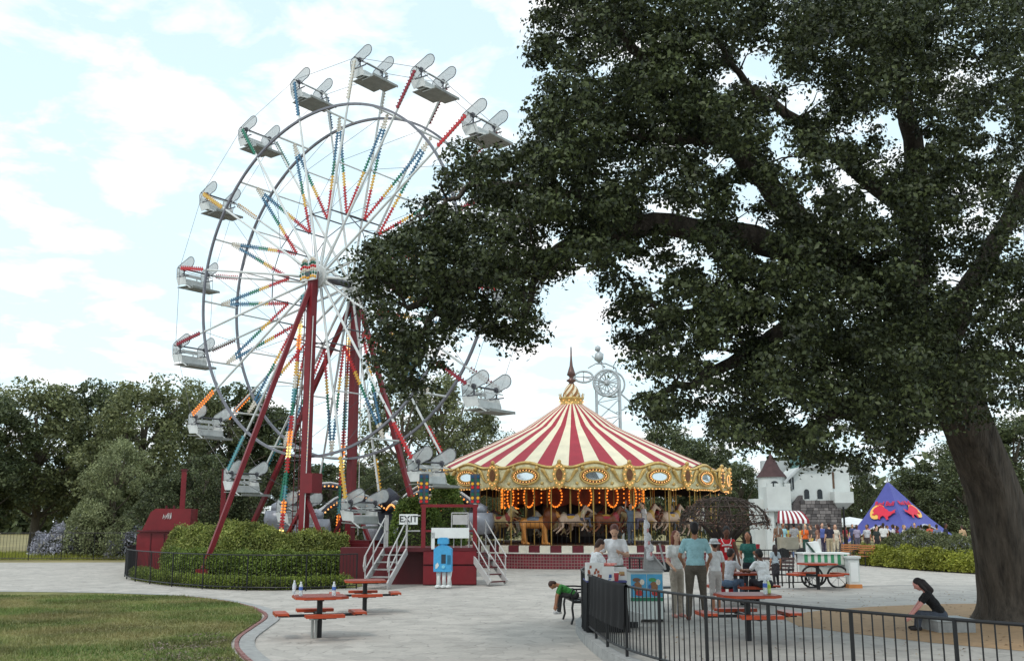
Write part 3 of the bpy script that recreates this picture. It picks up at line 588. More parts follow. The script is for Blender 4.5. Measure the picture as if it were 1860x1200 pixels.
def light_strip(parent, a, b, cols, width=.05, br=.032, gap=.105, name='light_strip', side=None, double=True):
    "a flat batten with a row of small bulbs along both edges"
    a = Vector(a); b = Vector(b); s, u, d = basis(b - a, side or wn_v); L = (b - a).length
    names = list(dict.fromkeys(cols)); st = MB(); g_ = []
    for c in cols:
        if g_ and g_[-1][0] == c: g_[-1][1] += 1
        else: g_.append([c, 1])
    k_ = 0
    for c, m_ in g_:
        st.bar(a.lerp(b, k_ / len(cols)), a.lerp(b, (k_ + m_) / len(cols)), width, .02, names.index(c), up=tuple(u)); k_ += m_
    o = st.build(name, [BATT[c] for c in names] if double else M_wsteel, parent)
    bl = MB(); n = max(2, int(L / gap))
    for i in range(n):
        c = names.index(cols[min(len(cols) - 1, int(i / n * len(cols)))]); p = a.lerp(b, (i + .5) / n)
        for q in ((-1, 1) if double else (0,)): bl.octa(p + s * (q * (width * .5 + br * .8)), br, c)
    if double is False: pass
    bl.build('bulbs', [BULB[c] for c in names], o, kind='stuff'); return o
def big_wheel():
    t = thing('ferris_wheel', 'tall ferris wheel with grey rims, rainbow light strips and dark red towers', 'ferris wheel', (WC.x, WC.y, 0))
    for w in (WW, -WW):
        rb = MB(); n = 128
        vs = []
        for i in range(n):
            a = 360 * i / n
            for dr, dw in ((-.042, -.045), (.042, -.045), (.042, .045), (-.042, .045)): vs.append(W(WR + dr, a, w + dw))
        rb.add(vs, [(i * 4 + j, i * 4 + (j + 1) % 4, ((i + 1) % n) * 4 + (j + 1) % 4, ((i + 1) % n) * 4 + j) for i in range(n) for j in range(4)])
        rb.build('rim', M_rim, t)
        h = MB(); hp = WC + wn_v * (w * 1.02)
        h.tube([hp - wn_v * .09, hp + wn_v * .09], .42, 20); h.tube([hp - wn_v * .16, hp + wn_v * .16], .22, 16); h.build('hub', M_wsteel, t)
    MB().tube([WC - wn_v * 1.45, WC + wn_v * 1.45], .13, 14).build('axle', M_dsteel, t)
    outer = ['yellow', 'dred', 'red', 'white', 'blue', 'green', 'yellow', 'red', 'dred', 'orange', 'teal', 'yellow', 'green', 'orange', 'dred', 'dred']
    seq = {0: 'dred', 1: 'red', 2: 'dred', 3: 'white', 4: 'blue', 5: 'green', 6: 'yellow', 7: 'red', 8: 'dred', 9: 'orange', 10: 'teal', 11: 'green', 12: 'yellow', 13: 'red', 14: 'dred', 15: 'red'}
    rain = ['white', 'blue', 'blue', 'green', 'yellow', 'red', 'red']
    g0 = None
    for k in range(16):
        a = PH0 + 22.5 * k
        for w in (WW, -WW):
            MB().tube([W(.35, a, w * .98), W(3.4, a, w), W(WS + .05, a, w)], [.052, .048, .04], 7).build('spoke', M_wsteel, t)
            light_strip(t, W(WS - .12, a, w + .05 * (1 if w > 0 else -1)), W(WR + .2, a, w + .05 * (1 if w > 0 else -1)), [seq[k]], width=.1, side=wn_v, gap=.12, br=.036)
        for r in (2.6, 4.45): MB().tube([W(r, a, WW), W(r, a, -WW)], .028, 6).build('cross_bar', M_dsteel if r < 3 else M_wsteel, t)
        MB().tube([W(WS, a, WW + .06), W(WS, a, -WW - .06)], .035, 6).build('seat_axle', M_dsteel, t)
        am = a + 11.25
        MB().tube([W(WR, am, WW), W(WR, am, -WW)], .04, 6).build('cross_bar', M_wsteel, t)
        for e in (a, a + 22.5):
            light_strip(t, W(WR - .05, am, 0), W(2.62, e, 0), rain, width=.07, br=.036, gap=.115)
        for w in (WW, -WW):
            for p0, p1, r_ in ((W(WS, a, w), W(WS, a + 22.5, w), .009), (W(2.6, a, w), W(2.6, a + 22.5, w), .022), (W(WR, a, w), W(4.45, a + 22.5, -w), .008), (W(4.45, a, w), W(2.6, a + 22.5, w), .009), (W(.5, a + 11, w), W(2.6, a, w), .012)):
                MB().tube([p0, p1], r_, 4).build('tie_rod', M_dsteel, t)
    # gondolas: all hang the same way, facing along the wheel plane
    Mg = Matrix(((wt_.x, -wn_v.x, 0, 0), (wt_.y, -wn_v.y, 0, 0), (0, 0, 1, 0), (0, 0, 0, 1)))     # local x = forward, y = along the axle, z up
    XZ = Matrix(((1, 0, 0, 0), (0, 0, 1, 0), (0, 1, 0, 0), (0, 0, 0, 1)))
    plate = [(-.55, -.34), (-.58, .1), (-.5, .2)] + [(.4 + .3 * math.cos(R(q)), .3 + .28 * math.sin(R(q))) for q in range(110, -91, -20)] + [(.05, -.12), (-.2, -.3)]
    plate = [(x * .88, z * .86) for x, z in plate]
    skirt = [(-.52, -.32), (-.1, -.24), (.1, -.3), (.2, -.66), (-.36, -.66)]
    mpanel = MB(); mpanel.prism(plate, XZ, .015, 0)
    mframe = MB(); mframe.tube([XZ @ Vector((x, z, 0)) for x, z in plate], .016, 5, closed=True)
    mskirt = MB(); mskirt.prism(skirt, XZ, .02, 0)
    mback = MB(); mback.box((-.47, 0, -.12), (.03, 1.24, .14)); mback.box((-.44, 0, -.34), (.03, 1.2, .13)); mback.bar((-.46, -.4, -.45), (-.49, -.4, -.05), .04); mback.bar((-.46, .4, -.45), (-.49, .4, -.05), .04)
    mseat = MB(); mseat.box((-.13, 0, -.5), (.62, 1.2, .06)); mseat.box((.16, 0, -.62), (.03, 1.2, .22))
    mfoot = MB(); mfoot.box((.34, .05, -.86), (.62, 1.3, .03)); mfoot.box((.66, .05, -.83), (.03, 1.42, .09)); mfoot.box((-.1, 0, -.74), (.7, 1.2, .03))
    mbar = MB(); mbar.tube([(.1, -.58, -.12), (.3, -.58, -.2), (.3, .58, -.2), (.1, .58, -.12)], .02, 6)
    mhang = MB(); mhang.bar((0, 0, .04), (0, 0, -.3), .05, .03); mhang.bar((-.3, 0, -.3), (.3, 0, -.3), .04, .035); mhang.tube([(0, -.05, 0), (0, .05, 0)], .09, 10)
    mstr = MB(); mstr.bar((.1, 0, -.66), (.5, 0, -.86), .035)
    gm = mat('gondola_mesh_panel', (190, 194, 194), .4, .12, 8.0); nt = gm.node_tree; tr = nt.nodes.new('ShaderNodeBsdfTransparent'); mx = nt.nodes.new('ShaderNodeMixShader'); mx.inputs[0].default_value = .42
    nt.links.new(nt.nodes['Principled BSDF'].outputs[0], mx.inputs[1]); nt.links.new(tr.outputs[0], mx.inputs[2]); nt.links.new(mx.outputs[0], nt.nodes['Material Output'].inputs['Surface'])
    mp = {'side_panel': mpanel.mesh('side_panel', mat('gondola_mesh_panel', (176, 180, 180), .4, .12, 8.0)), 'panel_frame': mframe.mesh('panel_frame', M_dsteel), 'side_skirt': mskirt.mesh('side_skirt', M_tub)}
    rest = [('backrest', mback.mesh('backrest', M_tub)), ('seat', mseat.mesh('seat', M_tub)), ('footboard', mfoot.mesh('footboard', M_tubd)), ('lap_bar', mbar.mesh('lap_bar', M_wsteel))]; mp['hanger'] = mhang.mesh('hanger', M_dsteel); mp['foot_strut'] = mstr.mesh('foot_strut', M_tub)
    for k in range(16):
        a = PH0 + 22.5 * k; g = link('gondola', None, t)
        g.matrix_basis = Matrix.Translation(W(WS, a, 0) - Vector(t.location)) @ Mg @ Matrix.Rotation(R(random.uniform(-5, 5)), 4, 'Y')
        for y in (-.63, .63):
            for n_, me in mp.items():
                o = link(n_, me, g); o.location = (0, y, 0)
        for n_, me in rest: link(n_, me, g)
    # towers
    for sgn in (1, -1):
        hp = WC + wn_v * (1.18 * sgn); ft = Vector((hp.x, hp.y, 0))
        p = MB(); p.bar(ft, hp + Vector((0, 0, .15)), .27, .27, up=tuple(wt_)); p.build('tower_column', M_red, t)
        if sgn > 0:
            tl = [(G(370, 1035, .3), 'l')]
        else: tl = [(ft - wt_ * 6.5, 'l'), (ft + wt_ * 4.0, 'r')]
        for f_, _ in tl:
            q = MB(); q.bar(f_ + Vector((0, 0, .05)), hp - Vector((0, 0, .2)), .15, .16); q.box(Vector((f_.x, f_.y, f_.z / 2)), (.42, .42, f_.z + .08)); q.build('tower_brace', M_red, t)
        q = MB(); q.bar(ft + Vector((0, 0, 2.9)), ft + wt_ * 1.5 + Vector((0, 0, .4)), .12); q.bar(ft + Vector((0, 0, 2.6)), ft - wt_ * 1.5 + Vector((0, 0, .4)), .12); q.build('tower_strut', M_red, t)
        # ladder
        la = MB(); a0 = ft - wt_ * .42 + wn_v * (.05 * sgn); hgt = hp.z - 1.0
        for e in (-.12, .12): la.bar(a0 + wt_ * e + Vector((0, 0, .6)), a0 + wt_ * e + Vector((0, 0, hgt)), .03)
        lo = la.build('ladder', M_dred, t)
        for i in range(26):
            z = .8 + i * .33
            if z < hgt: MB().bar(a0 - wt_ * .12 + Vector((0, 0, z)), a0 + wt_ * .12 + Vector((0, 0, z)), .022).build('rung', M_dsteel, lo)
        # long light strips running down beside the towers
        c1 = ['teal', 'white', 'amber', 'orange', 'red', 'yellow', 'white', 'teal', 'green', 'red', 'orange', 'amber', 'red', 'green', 'teal', 'orange', 'red', 'amber']
        light_strip(t, hp - wt_ * .38 + wn_v * .1 * sgn - Vector((0, 0, .7)), ft - wt_ * .9 + wn_v * (.25 * sgn) + Vector((0, 0, 1.2 if sgn > 0 else .6)), c1, width=.09, br=.045, gap=.11)
        light_strip(t, hp + wt_ * .22 + wn_v * .12 * sgn - Vector((0, 0, 1.6)), ft + wt_ * .22 + wn_v * (.2 * sgn) + Vector((0, 0, 1.4)), ['white', 'amber', 'white'], width=.03, br=.02, gap=.13, double=False)
        # petal ornament over the hub bearing
        for dx in (-.22, .2):
            c0 = hp + wn_v * (.2 * sgn) + wt_ * dx; og = MB(); sh = [(-.2, -.36), (.2, -.36), (.22, .05), (.12, .42), (0, .56), (-.12, .42), (-.22, .05)]
            M4 = Matrix(((wt_.x, 0, wn_v.x, c0.x), (wt_.y, 0, wn_v.y, c0.y), (0, 1, 0, c0.z + .12), (0, 0, 0, 1)))
            og.prism(sh, M4, .06); oo = og.build('hub_ornament', M_wsteel, t)
            pl = MB(); cs = ['yellow', 'green', 'white', 'red', 'green', 'white']
            for r_ in range(6):
                wdt = .2 - abs(r_ - 1.2) * .025
                for j in range(4):
                    x = -wdt + 2 * wdt * j / 3; z = -.26 + r_ * .13 + (.045 if j in (1, 2) else 0)
                    pl.ball(M4 @ Vector((x, z, .04 * sgn)), (.048, .048, .06), r_)
            names = [BULB[c] if c != 'green' else BULB['green'] for c in cs]
            pl.build('petals', names, oo, kind='stuff')
    # drive box, base beams under the wheel
    hp = WC + wn_v * 1.18
    MB().box((hp.x + wt_.x * .35, hp.y + wt_.y * .35, 3.25), (.5, .5, .7), Matrix.Rotation(-YA, 3, 'Z')).build('drive_box', M_red, t)
    for w in (1.18, -1.18):
        a = WC + wn_v * w; q = MB(); q.bar(Vector((a.x, a.y, .28)) - wt_ * 2.2, Vector((a.x, a.y, .28)) + wt_ * 3.2, .3, .36); q.build('base_beam', M_dred, t)
    for s in (-2.0, 0, 2.0):
        a = WC + wt_ * s; q = MB(); q.bar(Vector((a.x, a.y, .2)) - wn_v * 1.6, Vector((a.x, a.y, .2)) + wn_v * 1.6, .26, .26); q.build('base_beam', M_dred, t)
    mot = MB(); a = WC + wt_ * 1.9; mot.box((a.x, a.y, .75), (1.3, .9, .8), Matrix.Rotation(-YA, 3, 'Z')); mot.box((a.x, a.y, 1.2), (.9, .6, .12), Matrix.Rotation(-YA, 3, 'Z')); mot.build('motor_housing', M_dred, t)
    return t
big_wheel()

# ---------------------------------------------------------------- loading platform
M_pipe = mat('grey_pipe_paint', (176, 174, 172), .45, .12, 4.0, dirt=.25)
M_tread = mat('worn_aluminium', (150, 148, 146), .5, .2, 6.0, metal=.3)
M_whitep = mat('white_sign_paint', (222, 224, 222), .5, .06, 3.0)
M_blackp = mat('black_paint', (18, 18, 20), .5, .1, 4.0)
def platform():
    D = 31.6; O = Vector((X(700, D), D, 0)); u = Vector((math.cos(.06), math.sin(.06), 0)); v = Vector((-math.sin(.06), math.cos(.06), 0)); z = Vector((0, 0, 1))
    L = X(866, D) - X(700, D); ZD = 1.12
    Q = lambda a, b, c: O + u * a + v * b + z * c
    t = thing('loading_platform', 'dark red loading platform with pipe rails in front of the big wheel', 'ride platform', tuple(O))
    Mr = Matrix.Rotation(.06, 3, 'Z')
    MB().box(Q(L / 2, 1.3, ZD - .06), (L, 2.6, .12), Mr).build('deck', M_dred, t)
    a0 = X(768, D) - X(700, D)
    pw = (L - a0) / 2
    for i in range(2):
        for zz, hh in ((.31, .56), (.83, .42)):
            MB().box(Q(a0 + pw * (i + .5), .03, zz), (pw - .025, .06, hh - .02), Mr).build('front_panel', M_red, t)
    MB().box(Q(a0 + pw, .1, .53), (2 * pw - .02, .04, 1.04), Mr).build('backing', M_dred, t)
    MB().box(Q(L - .03, 1.3, .53), (.06, 2.5, 1.02), Mr).build('side_panel', M_dred, t)
    MB().box(Q(a0 / 2, .7, .5), (a0, .06, 1.0), Mr).build('skirt_panel', M_dred, t)
    MB().box(Q(a0 * .5 - 1.1, 1.6, .55), (1.9, .8, 1.1), Mr).build('operator_step', M_dred, t)
    for a in (a0, L - .06):
        MB().box(Q(a, .1, (ZD + 2.35) / 2), (.13, .13, 2.35 - ZD), Mr).build('post', M_red, t)
    MB().bar(Q(a0 - .1, .1, 2.38), Q(L + .04, .1, 2.38), .11, .09).build('top_beam', M_red, t)
    MB().bar(Q(a0, .1, 1.62), Q(L, .1, 1.62), .06, .06).build('mid_rail', M_red, t)
    # rainbow lamp panels on the posts
    for a in (a0, L - .06):
        f = MB(); f.box(Q(a, .1, 2.9), (.30, .08, .9), Mr); o = f.build('lamp_panel', M_dsteel, t)
        lm = MB(); cs = ['red', 'yellow', 'green', 'blue', 'red', 'yellow', 'green', 'blue']
        for i, c in enumerate(('red', 'yellow', 'green', 'blue') * 2):
            for e in (-.085, .085): lm.tube([Q(a + e, .06, 2.51 + i * .108), Q(a + e, .01, 2.51 + i * .108)], .048, 8, i % 4)
        lm.build('lamps', [BULB[c] for c in ('red', 'yellow', 'green', 'blue')], o, kind='stuff')
    # pipe rails of the deck
    def rail(pts, name='rail', r=.022): MB().tube(pts, r, 6).build(name, M_pipe, t)
    for zz in (1.62, 2.08): rail([Q(-.02, .05, zz), Q(-.02, 1.3, zz)]); rail([Q(.62, .05, zz), Q(a0 - .1, .05, zz)])
    for a, b in ((-.02, .05), (-.02, 1.3), (.62, .05), (-.02, .65)): rail([Q(a, b, ZD), Q(a, b, 2.1)], 'rail_post')
    for a in np.linspace(a0 + .25, L - .25, 6): rail([Q(a, .1, ZD), Q(a, .1, 1.62)], 'rail_post', .014)
    # stairs down towards the camera and a little to the left
    T0 = Q(.3, .0, ZD); T1 = Vector((X(683, 29.9), 29.9, 0)); run = T1 - T0; run.z = 0
    sd = Vector((-run.y, run.x, 0)).normalized(); hw = .36; n = 5
    if sd.x < 0: sd = -sd
    for s in (-1, 1):
        q = MB(); q.bar(T0 + sd * (hw * s) - z * .1, T1 + sd * (hw * s) + z * .1, .05, .2); q.build('stringer', M_pipe, t)
        e = sd * (hw * s); top = .88
        for f in (0.0, .55, .93): 
            b = T0.lerp(T1, f); rail([b + e, b + e + z * top], 'rail_post', .02)
        for hgt in (top, top * .52): rail([T0 + e + z * hgt, T0.lerp(T1, .97) + e + z * (hgt + .0)], 'hand_rail', .022)
        rail([T0.lerp(T1, .97) + e + z * top, T0.lerp(T1, 1.02) + e + z * (top * .75), T0.lerp(T1, .97) + e + z * top * .52], 'hand_rail', .022)
    ang = math.atan2(sd.y, sd.x)
    for i in range(n):
        c = T0.lerp(T1, (i + 1) / (n + .6)); MB().box(c, (2 * hw - .05, .26, .035), Matrix.Rotation(ang, 3, 'Z')).build('tread', M_tread, t)
    # entry stairs on the right side
    S0 = Q(L, .45, ZD); S1 = Vector((X(905, 31.3), 31.5, 0)); run = (S1 - S0); run.z = 0; sd = Vector((-run.y, run.x, 0)).normalized()
    for s in (-1, 1):
        q = MB(); q.bar(S0 + sd * (.34 * s) - z * .1, S1 + sd * (.34 * s) + z * .1, .05, .17); q.build('stringer', M_pipe, t); e = sd * (.34 * s)
        for f in (0.05, .5, .95): b = S0.lerp(S1, f); rail([b + e, b + e + z * .85], 'rail_post', .018)
        for hgt in (.85, .45): rail([S0 + e + z * hgt, S1 + e + z * hgt], 'hand_rail', .02)
    for i in range(5):
        c = S0.lerp(S1, (i + .8) / 5.4); MB().box(c, (.2, .62, .03), Matrix.Rotation(math.atan2(run.y, run.x), 3, 'Z')).build('tread', M_dred, t)
    # blank boards on the rail
    MB().box(Q(a0 + .82, -.03, 1.56), (1.15, .03, .31), Mr).build('white_board', M_whitep, t)
    MB().box(Q(a0 + .3, -.03, 1.33), (.1, .03, .5), Mr).build('board_bracket', M_whitep, t)
    MB().box(Q(a0 + 1.12, .12, 1.96), (.46, .03, .3), Mr).build('grey_board', M_pipe, t)
    for e in (a0 + .86, a0 + 1.38): rail([Q(e, .12, 1.65), Q(e, .12, 2.16)], 'rail_post', .016)
    rail([Q(a0 + .86, .12, 2.16), Q(a0 + 1.38, .12, 2.16)])
    # exit sign
    c = Q(.68, -.02, 1.97); ex = thing('exit_sign', 'white exit sign with black letters on the platform rail', 'sign', tuple(c), .06)
    b = MB(); b.box((0, 0, 0), (.56, .02, .31)); b.build('board', M_whitep, ex, world=False)
    link('lettering', text_mesh('EXIT', .27, Matrix.Translation((0, -.014, 0)) @ Matrix.Rotation(PI / 2, 4, 'X'), M_blackp), ex)
platform()
# blue robot-shaped board with white legs
def blue_board():
    d = 30.3; t = thing('robot_cutout', 'blue box bodied robot figure with white legs before the red platform', 'figure', (X(805, d), d, 0), R(-4))
    Mb = mat('robot_blue', (66, 152, 200), .45, .14, 7.0); Md = mat('robot_dark', (40, 54, 66), .4, .2, 9.0); Mw = mat('robot_white', (206, 208, 206), .6, .12, 8.0)
    q = MB(); q.box((0, 0, .76), (.52, .3, .56)); q.prism([(-.26, 0), (.26, 0), (.26, .08), (.13, .17), (-.13, .17), (-.26, .08)], Matrix(((1, 0, 0, 0), (0, 0, 1, 0), (0, 1, 0, 1.04), (0, 0, 0, 1))), .3); q.build('body', Mb, t, world=False)
    h = MB(); h.tube([(0, 0, 1.2), (0, 0, 1.27)], .12, 12); h.box((0, 0, 1.33), (.31, .26, .13)); h.prism([(-.16, 0), (.16, 0), (.1, .05), (-.1, .05)], Matrix(((1, 0, 0, 0), (0, 0, 1, 0), (0, 1, 0, 1.395), (0, 0, 0, 1))), .24); h.build('head', Mb, t, world=False)
    MB().box((.03, -.152, .84), (.13, .012, .26)).build('window', Md, t, world=False); MB().box((.19, -.152, .82), (.1, .012, .26)).build('panel', mat('robot_panel', (36, 98, 128), .4, .2, 9.0), t, world=False)
    k = MB(); k.tube([(0.03, -.152, .62), (.03, -.18, .62)], .05, 10); k.build('knob', mat('robot_knob', (120, 190, 214), .4, .1), t, world=False)
    m = MB(); m.prism([(-.2, -.12), (-.15, -.1), (-.1, -.02), (-.14, .06), (-.2, .0)], Matrix(((1, 0, 0, 0), (0, 0, 1, -.154), (0, 1, 0, .68), (0, 0, 0, 1))), .008); m.build('splash_mark', Mw, t, world=False)
    for x in (-.12, .04, .19):
        l = MB(); l.tube([(x, 0, .08), (x - .01, 0, .28), (x, 0, .5)], [.075, .055, .08], 10); l.ball((x - .02, -.06, .06), (.11, .16, .06)); l.build('leg', Mw, t, True, world=False)
blue_board()
# red trailer, posts, white dome behind the hedge
def red_trailer():
    d = 42.0; t = thing('ride_trailer', 'dark red slope topped ride trailer behind the left end of the hedge', 'trailer', (X(302, d), d, 0), R(6)); t.scale = (.86, 1, .93)
    YZ = Matrix(((1, 0, 0, 0), (0, 0, 1, 0), (0, 1, 0, 0), (0, 0, 0, 1)))
    q = MB(); q.prism([(-1.12, .0), (1.2, .0), (1.2, 1.62), (-1.0, 1.62), (-1.12, 1.5)], YZ, 1.7); q.build('body', M_red, t, world=False)
    q = MB(); q.prism([(-.98, 1.63), (1.2, 1.63), (1.2, 2.6), (-.4, 2.6), (-.62, 2.45)], YZ, 1.4); q.build('hood', M_red, t, world=False)
    MB().box((.05, -.05, 1.66), (2.3, 1.9, .07)).build('ledge', M_dred, t, world=False)
    for x in (-.5, .1, .7): MB().box((x, -.87, .8), (.04, .03, 1.5)).build('seam_rib', M_dred, t, world=False)
    w = MB(); rg = random.Random(3)
    for i in range(9): w.bar((.05 + i * .045 - .1, -.72, 2.15 + rg.uniform(0, .1)), (.08 + i * .045 - .1 + rg.uniform(-.03, .03), -.72, 2.3 + rg.uniform(0, .15)), .018, .01)
    w.build('white_scrawl', M_whitep, t, world=False)
    for x in (-.1, .25): MB().tube([(x, 0, 2.6), (x, 0, 2.74)], .05, 8).build('cap', M_dred, t, world=False)
red_trailer()
for px, lab in ((327, 'left one of two square red posts rising behind the hedge'), (401, 'right one of two square red posts, just left of the wheel brace')):
    d = 44; zt = P(px, 855, d).z; t = thing('red_post', lab, 'post', (X(px, d), d, 0), .2, 'red posts behind the hedge')
    MB().box((0, 0, zt / 2), (.2, .2, zt)).build('shaft', M_red, t, world=False); MB().box((0, 0, zt + .04), (.26, .26, .08)).build('cap', M_dred, t, world=False)
def dome(px, d, w, h, label):
    t = thing('white_dome', label, 'tent', (X(px, d), d, 0)); z1 = P(px, 918, d).z
    q = MB(); q.lathe([(w, 0), (w, z1 - h), (w * .96, z1 - h * .5), (w * .75, z1 - h * .15), (.02, z1)], 18); q.build('cover', M_whitep, t, True, world=False)
    q = MB(); q.lathe([(w + .02, z1 - h - .1), (w + .02, z1 - h)], 18); q.build('hem', M_pipe, t, world=False)
dome(490, 58, .75, .45, 'small white dome topped booth behind the hedge and wheel tower')
# ================================================================ figures: bodies grown as one skin from joints (voxel-joined tapered limbs)
def _capsule(a, b, ra, rb, n=10, k=4):
    a = Vector(a); b = Vector(b); d = b - a
    if d.length < 1e-5: d = Vector((0, 0, 1e-4)); b = a + d
    s, u, d = basis(d); rings = []
    for i in range(k + 1):
        t = PI / 2 * (i / k); rings.append((a - d * (ra * math.cos(t)), ra * math.sin(t)))
    for i in range(k + 1):
        t = PI / 2 * (i / k); rings.append((b + d * (rb * math.sin(t)), rb * math.cos(t)))
    vs = []; fs = []
    for c, r in rings: vs += [c + s * (max(r, 1e-4) * math.cos(2 * PI * j / n)) + u * (max(r, 1e-4) * math.sin(2 * PI * j / n)) for j in range(n)]
    m = len(rings)
    for i in range(m - 1): fs += [(i * n + j, i * n + (j + 1) % n, (i + 1) * n + (j + 1) % n, (i + 1) * n + j) for j in range(n)]
    fs += [tuple(range(n - 1, -1, -1)), tuple((m - 1) * n + j for j in range(n))]
    return vs, fs
def figure_mesh(name, prims, mats, vox, smooth=2):
    "prims: ('c', a, b, ra, rb, tag) tapered limb or ('e', centre, radii, rotation matrix, tag) rounded mass; mats: tag -> material"
    mb = MB()
    for p in prims:
        if p[0] == 'c': mb.add(*_capsule(*p[1:5]))
        else:
            vs, fs = _capsule((0, 0, -1e-3), (0, 0, 1e-3), 1, 1, 14, 6); M = p[3] or Matrix.Identity(3); rr = p[2]
            mb.add([Vector(p[1]) + M @ Vector((v[0] * rr[0], v[1] * rr[1], v[2] * rr[2])) for v in vs], fs)
    o = bpy.data.objects.new('tmp', mb.mesh('tmp', [])); COL.objects.link(o)
    m = o.modifiers.new('r', 'REMESH'); m.mode = 'VOXEL'; m.voxel_size = vox
    s = o.modifiers.new('s', 'SMOOTH'); s.factor = .5; s.iterations = smooth
    dg = bpy.context.evaluated_depsgraph_get(); me = bpy.data.meshes.new_from_object(o.evaluated_get(dg)); me.name = name
    old = o.data; bpy.data.objects.remove(o); bpy.data.meshes.remove(old)
    n = len(me.polygons); c = np.empty(n * 3); me.polygons.foreach_get('center', c); c = c.reshape(-1, 3)
    tags = list(mats); best = np.full(n, 9.0); idx = np.zeros(n, np.int32)
    for p in prims:
        if p[0] == 'c':
            a = np.array(p[1]); b = np.array(p[2]); ab = b - a; t = np.clip(((c - a) @ ab) / max(1e-9, ab @ ab), 0, 1)
            sd = np.linalg.norm(c - a - t[:, None] * ab, axis=1) - (p[3] + (p[4] - p[3]) * t)
        else:
            M = np.array(p[3]) if p[3] else np.eye(3); l = (c - np.array(p[1])) @ M; rr = np.array(p[2]); k = np.linalg.norm(l / rr, axis=1)
            g = np.linalg.norm(l / rr ** 2, axis=1); sd = k * (k - 1) / np.maximum(g, 1e-6)
        w = sd < best; best[w] = sd[w]; idx[w] = tags.index(p[5] if p[0] == 'c' else p[4])
    me.materials.clear()
    for t in tags: me.materials.append(mats[t])
    me.polygons.foreach_set('material_index', idx); me.polygons.foreach_set('use_smooth', [True] * n); me.update(); return me
def cloth(rgb): return mat('cloth_%d_%d_%d' % rgb, rgb, .85, .16, 7.0, bump=1.0, bscale=11)
def skinm(rgb): return mat('skin_%d_%d_%d' % rgb, rgb, .55, .08, 8.0)
def hairm(rgb): return mat('hair_%d_%d_%d' % rgb, rgb, .6, .3, 30.0, stretch=(1, 1, .2))
SK_L, SK_M, SK_D, SK_P = (206, 160, 134), (164, 112, 84), (96, 62, 46), (216, 150, 140)
def person(label, x, y, z, H, face, shirt, pants, hair=(44, 32, 28), skin=SK_L, sleeve=.62, legs='long', long_hair=0, sit=None, lean=0, arms=None, head=(0, 0), shoes=(52, 48, 48), vox=.014, group=None, hat=None, stride=.04, hands=True, spread=.0, fem=0, skirt=None, width=1.0, hair_up=0.0):
    k = 1.75 / H; prim = []
    t = thing('person', label, 'person', (x, y, z), R(face), group)
    hz = .92 if sit is None else sit * k + .07
    pel = Vector((0, 0, hz))
    rot = Matrix.Rotation(R(-lean), 3, 'X')
    U = lambda p: pel + rot @ (Vector(p) - Vector((0, 0, 0)))     # upper-body point given relative to the pelvis
    E = lambda p, r, tg, m=rot: prim.append(('e', U(p), r, m, tg))
    Cc = lambda a, b, ra, rb, tg: prim.append(('c', tuple(a), tuple(b), ra, rb, tg))
    w = width
    E((0, 0, .0), (.158 * w, .118 * w, .12), 'pants', Matrix.Identity(3))
    E((0, 0, .10), (.16 * w, .118 * w, .13), 'shirt'); E((0, .0, .24), ((.146 - .014 * fem) * w, .108 * w, .17), 'shirt'); E((0, .012 + .01 * fem, .37), (.168 * w, .112 * w, .16), 'shirt'); E((0, -.005, .465), (.13 * w, .075, .07), 'shirt')
    if fem: 
        for s in (-1, 1): E((.07 * s, .09, .37), (.06, .05, .06), 'shirt')
    sh = [U((s * .163 * w, -.005, .478)) for s in (-1, 1)]
    Cc(sh[0], sh[1], .054, .054, 'shirt' if sleeve > -1 else 'skin')
    Cc(U((0, -.01, .50)), U((0, .01, .62)), .055, .05, 'skin')
    hr = rot @ Matrix.Rotation(R(-head[0]), 3, 'X') @ Matrix.Rotation(R(head[1]), 3, 'Z')
    nk = U((0, .005, .585)); Hh = lambda p: nk + hr @ Vector(p)
    prim.append(('e', Hh((0, .025, .13)), (.074, .092, .112), hr, 'skin')); prim.append(('e', Hh((0, .05, .065)), (.052, .055, .055), hr, 'skin'))
    prim.append(('e', Hh((0, .122, .115)), (.013, .02, .022), hr, 'skin'))
    for s in (-1, 1):
        prim.append(('e', Hh((.076 * s, .015, .115)), (.012, .02, .03), hr, 'skin')); prim.append(('e', Hh((.032 * s, .103, .14)), (.014, .012, .009), hr, 'eye'))
    prim.append(('e', Hh((0, .102, .072)), (.024, .01, .008), hr, 'lip'))
    prim.append(('e', Hh((0, -.004, .165)), (.084, .097, .09 + hair_up), hr, 'hair')); prim.append(('e', Hh((0, -.045, .11)), (.078, .06, .09), hr, 'hair'))
    if long_hair:
        prim.append(('c', tuple(Hh((0, -.06, .1))), tuple(Hh((0, -.085, .1 - long_hair))), .082, .06, 'hair'))
        for s in (-1, 1): prim.append(('c', tuple(Hh((.07 * s, .0, .12))), tuple(Hh((.085 * s, .0, .08 - long_hair * .7))), .035, .03, 'hair'))
    # legs
    for s in (-1, 1):
        hip = Vector((s * .09 * w, 0, hz - .02))
        if sit is None:
            kn = Vector((s * (.095 + spread), .02 + s * stride * .5, .49)); an = Vector((s * (.1 + spread * 1.6), -.01 + s * stride, .085))
        else:
            kn = Vector((s * (.10 + spread), .42, hz + .02)); an = Vector((s * (.1 + spread), .46, max(.085, hz - .42)))
        lg = 'pants'
        Cc(hip, kn, .092 * w, .066, lg)
        if legs == 'short':
            md = kn.lerp(an, .18); Cc(kn, md, .074, .07, 'pants'); Cc(kn, an, .055, .036, 'skin')
        else: Cc(kn, an.lerp(kn, .05), .066, .05 if fem else .056, 'pants')
        Cc(an + Vector((0, -.035, -.045)), an + Vector((s * .02, .13, -.055)), .04, .034, 'shoe')
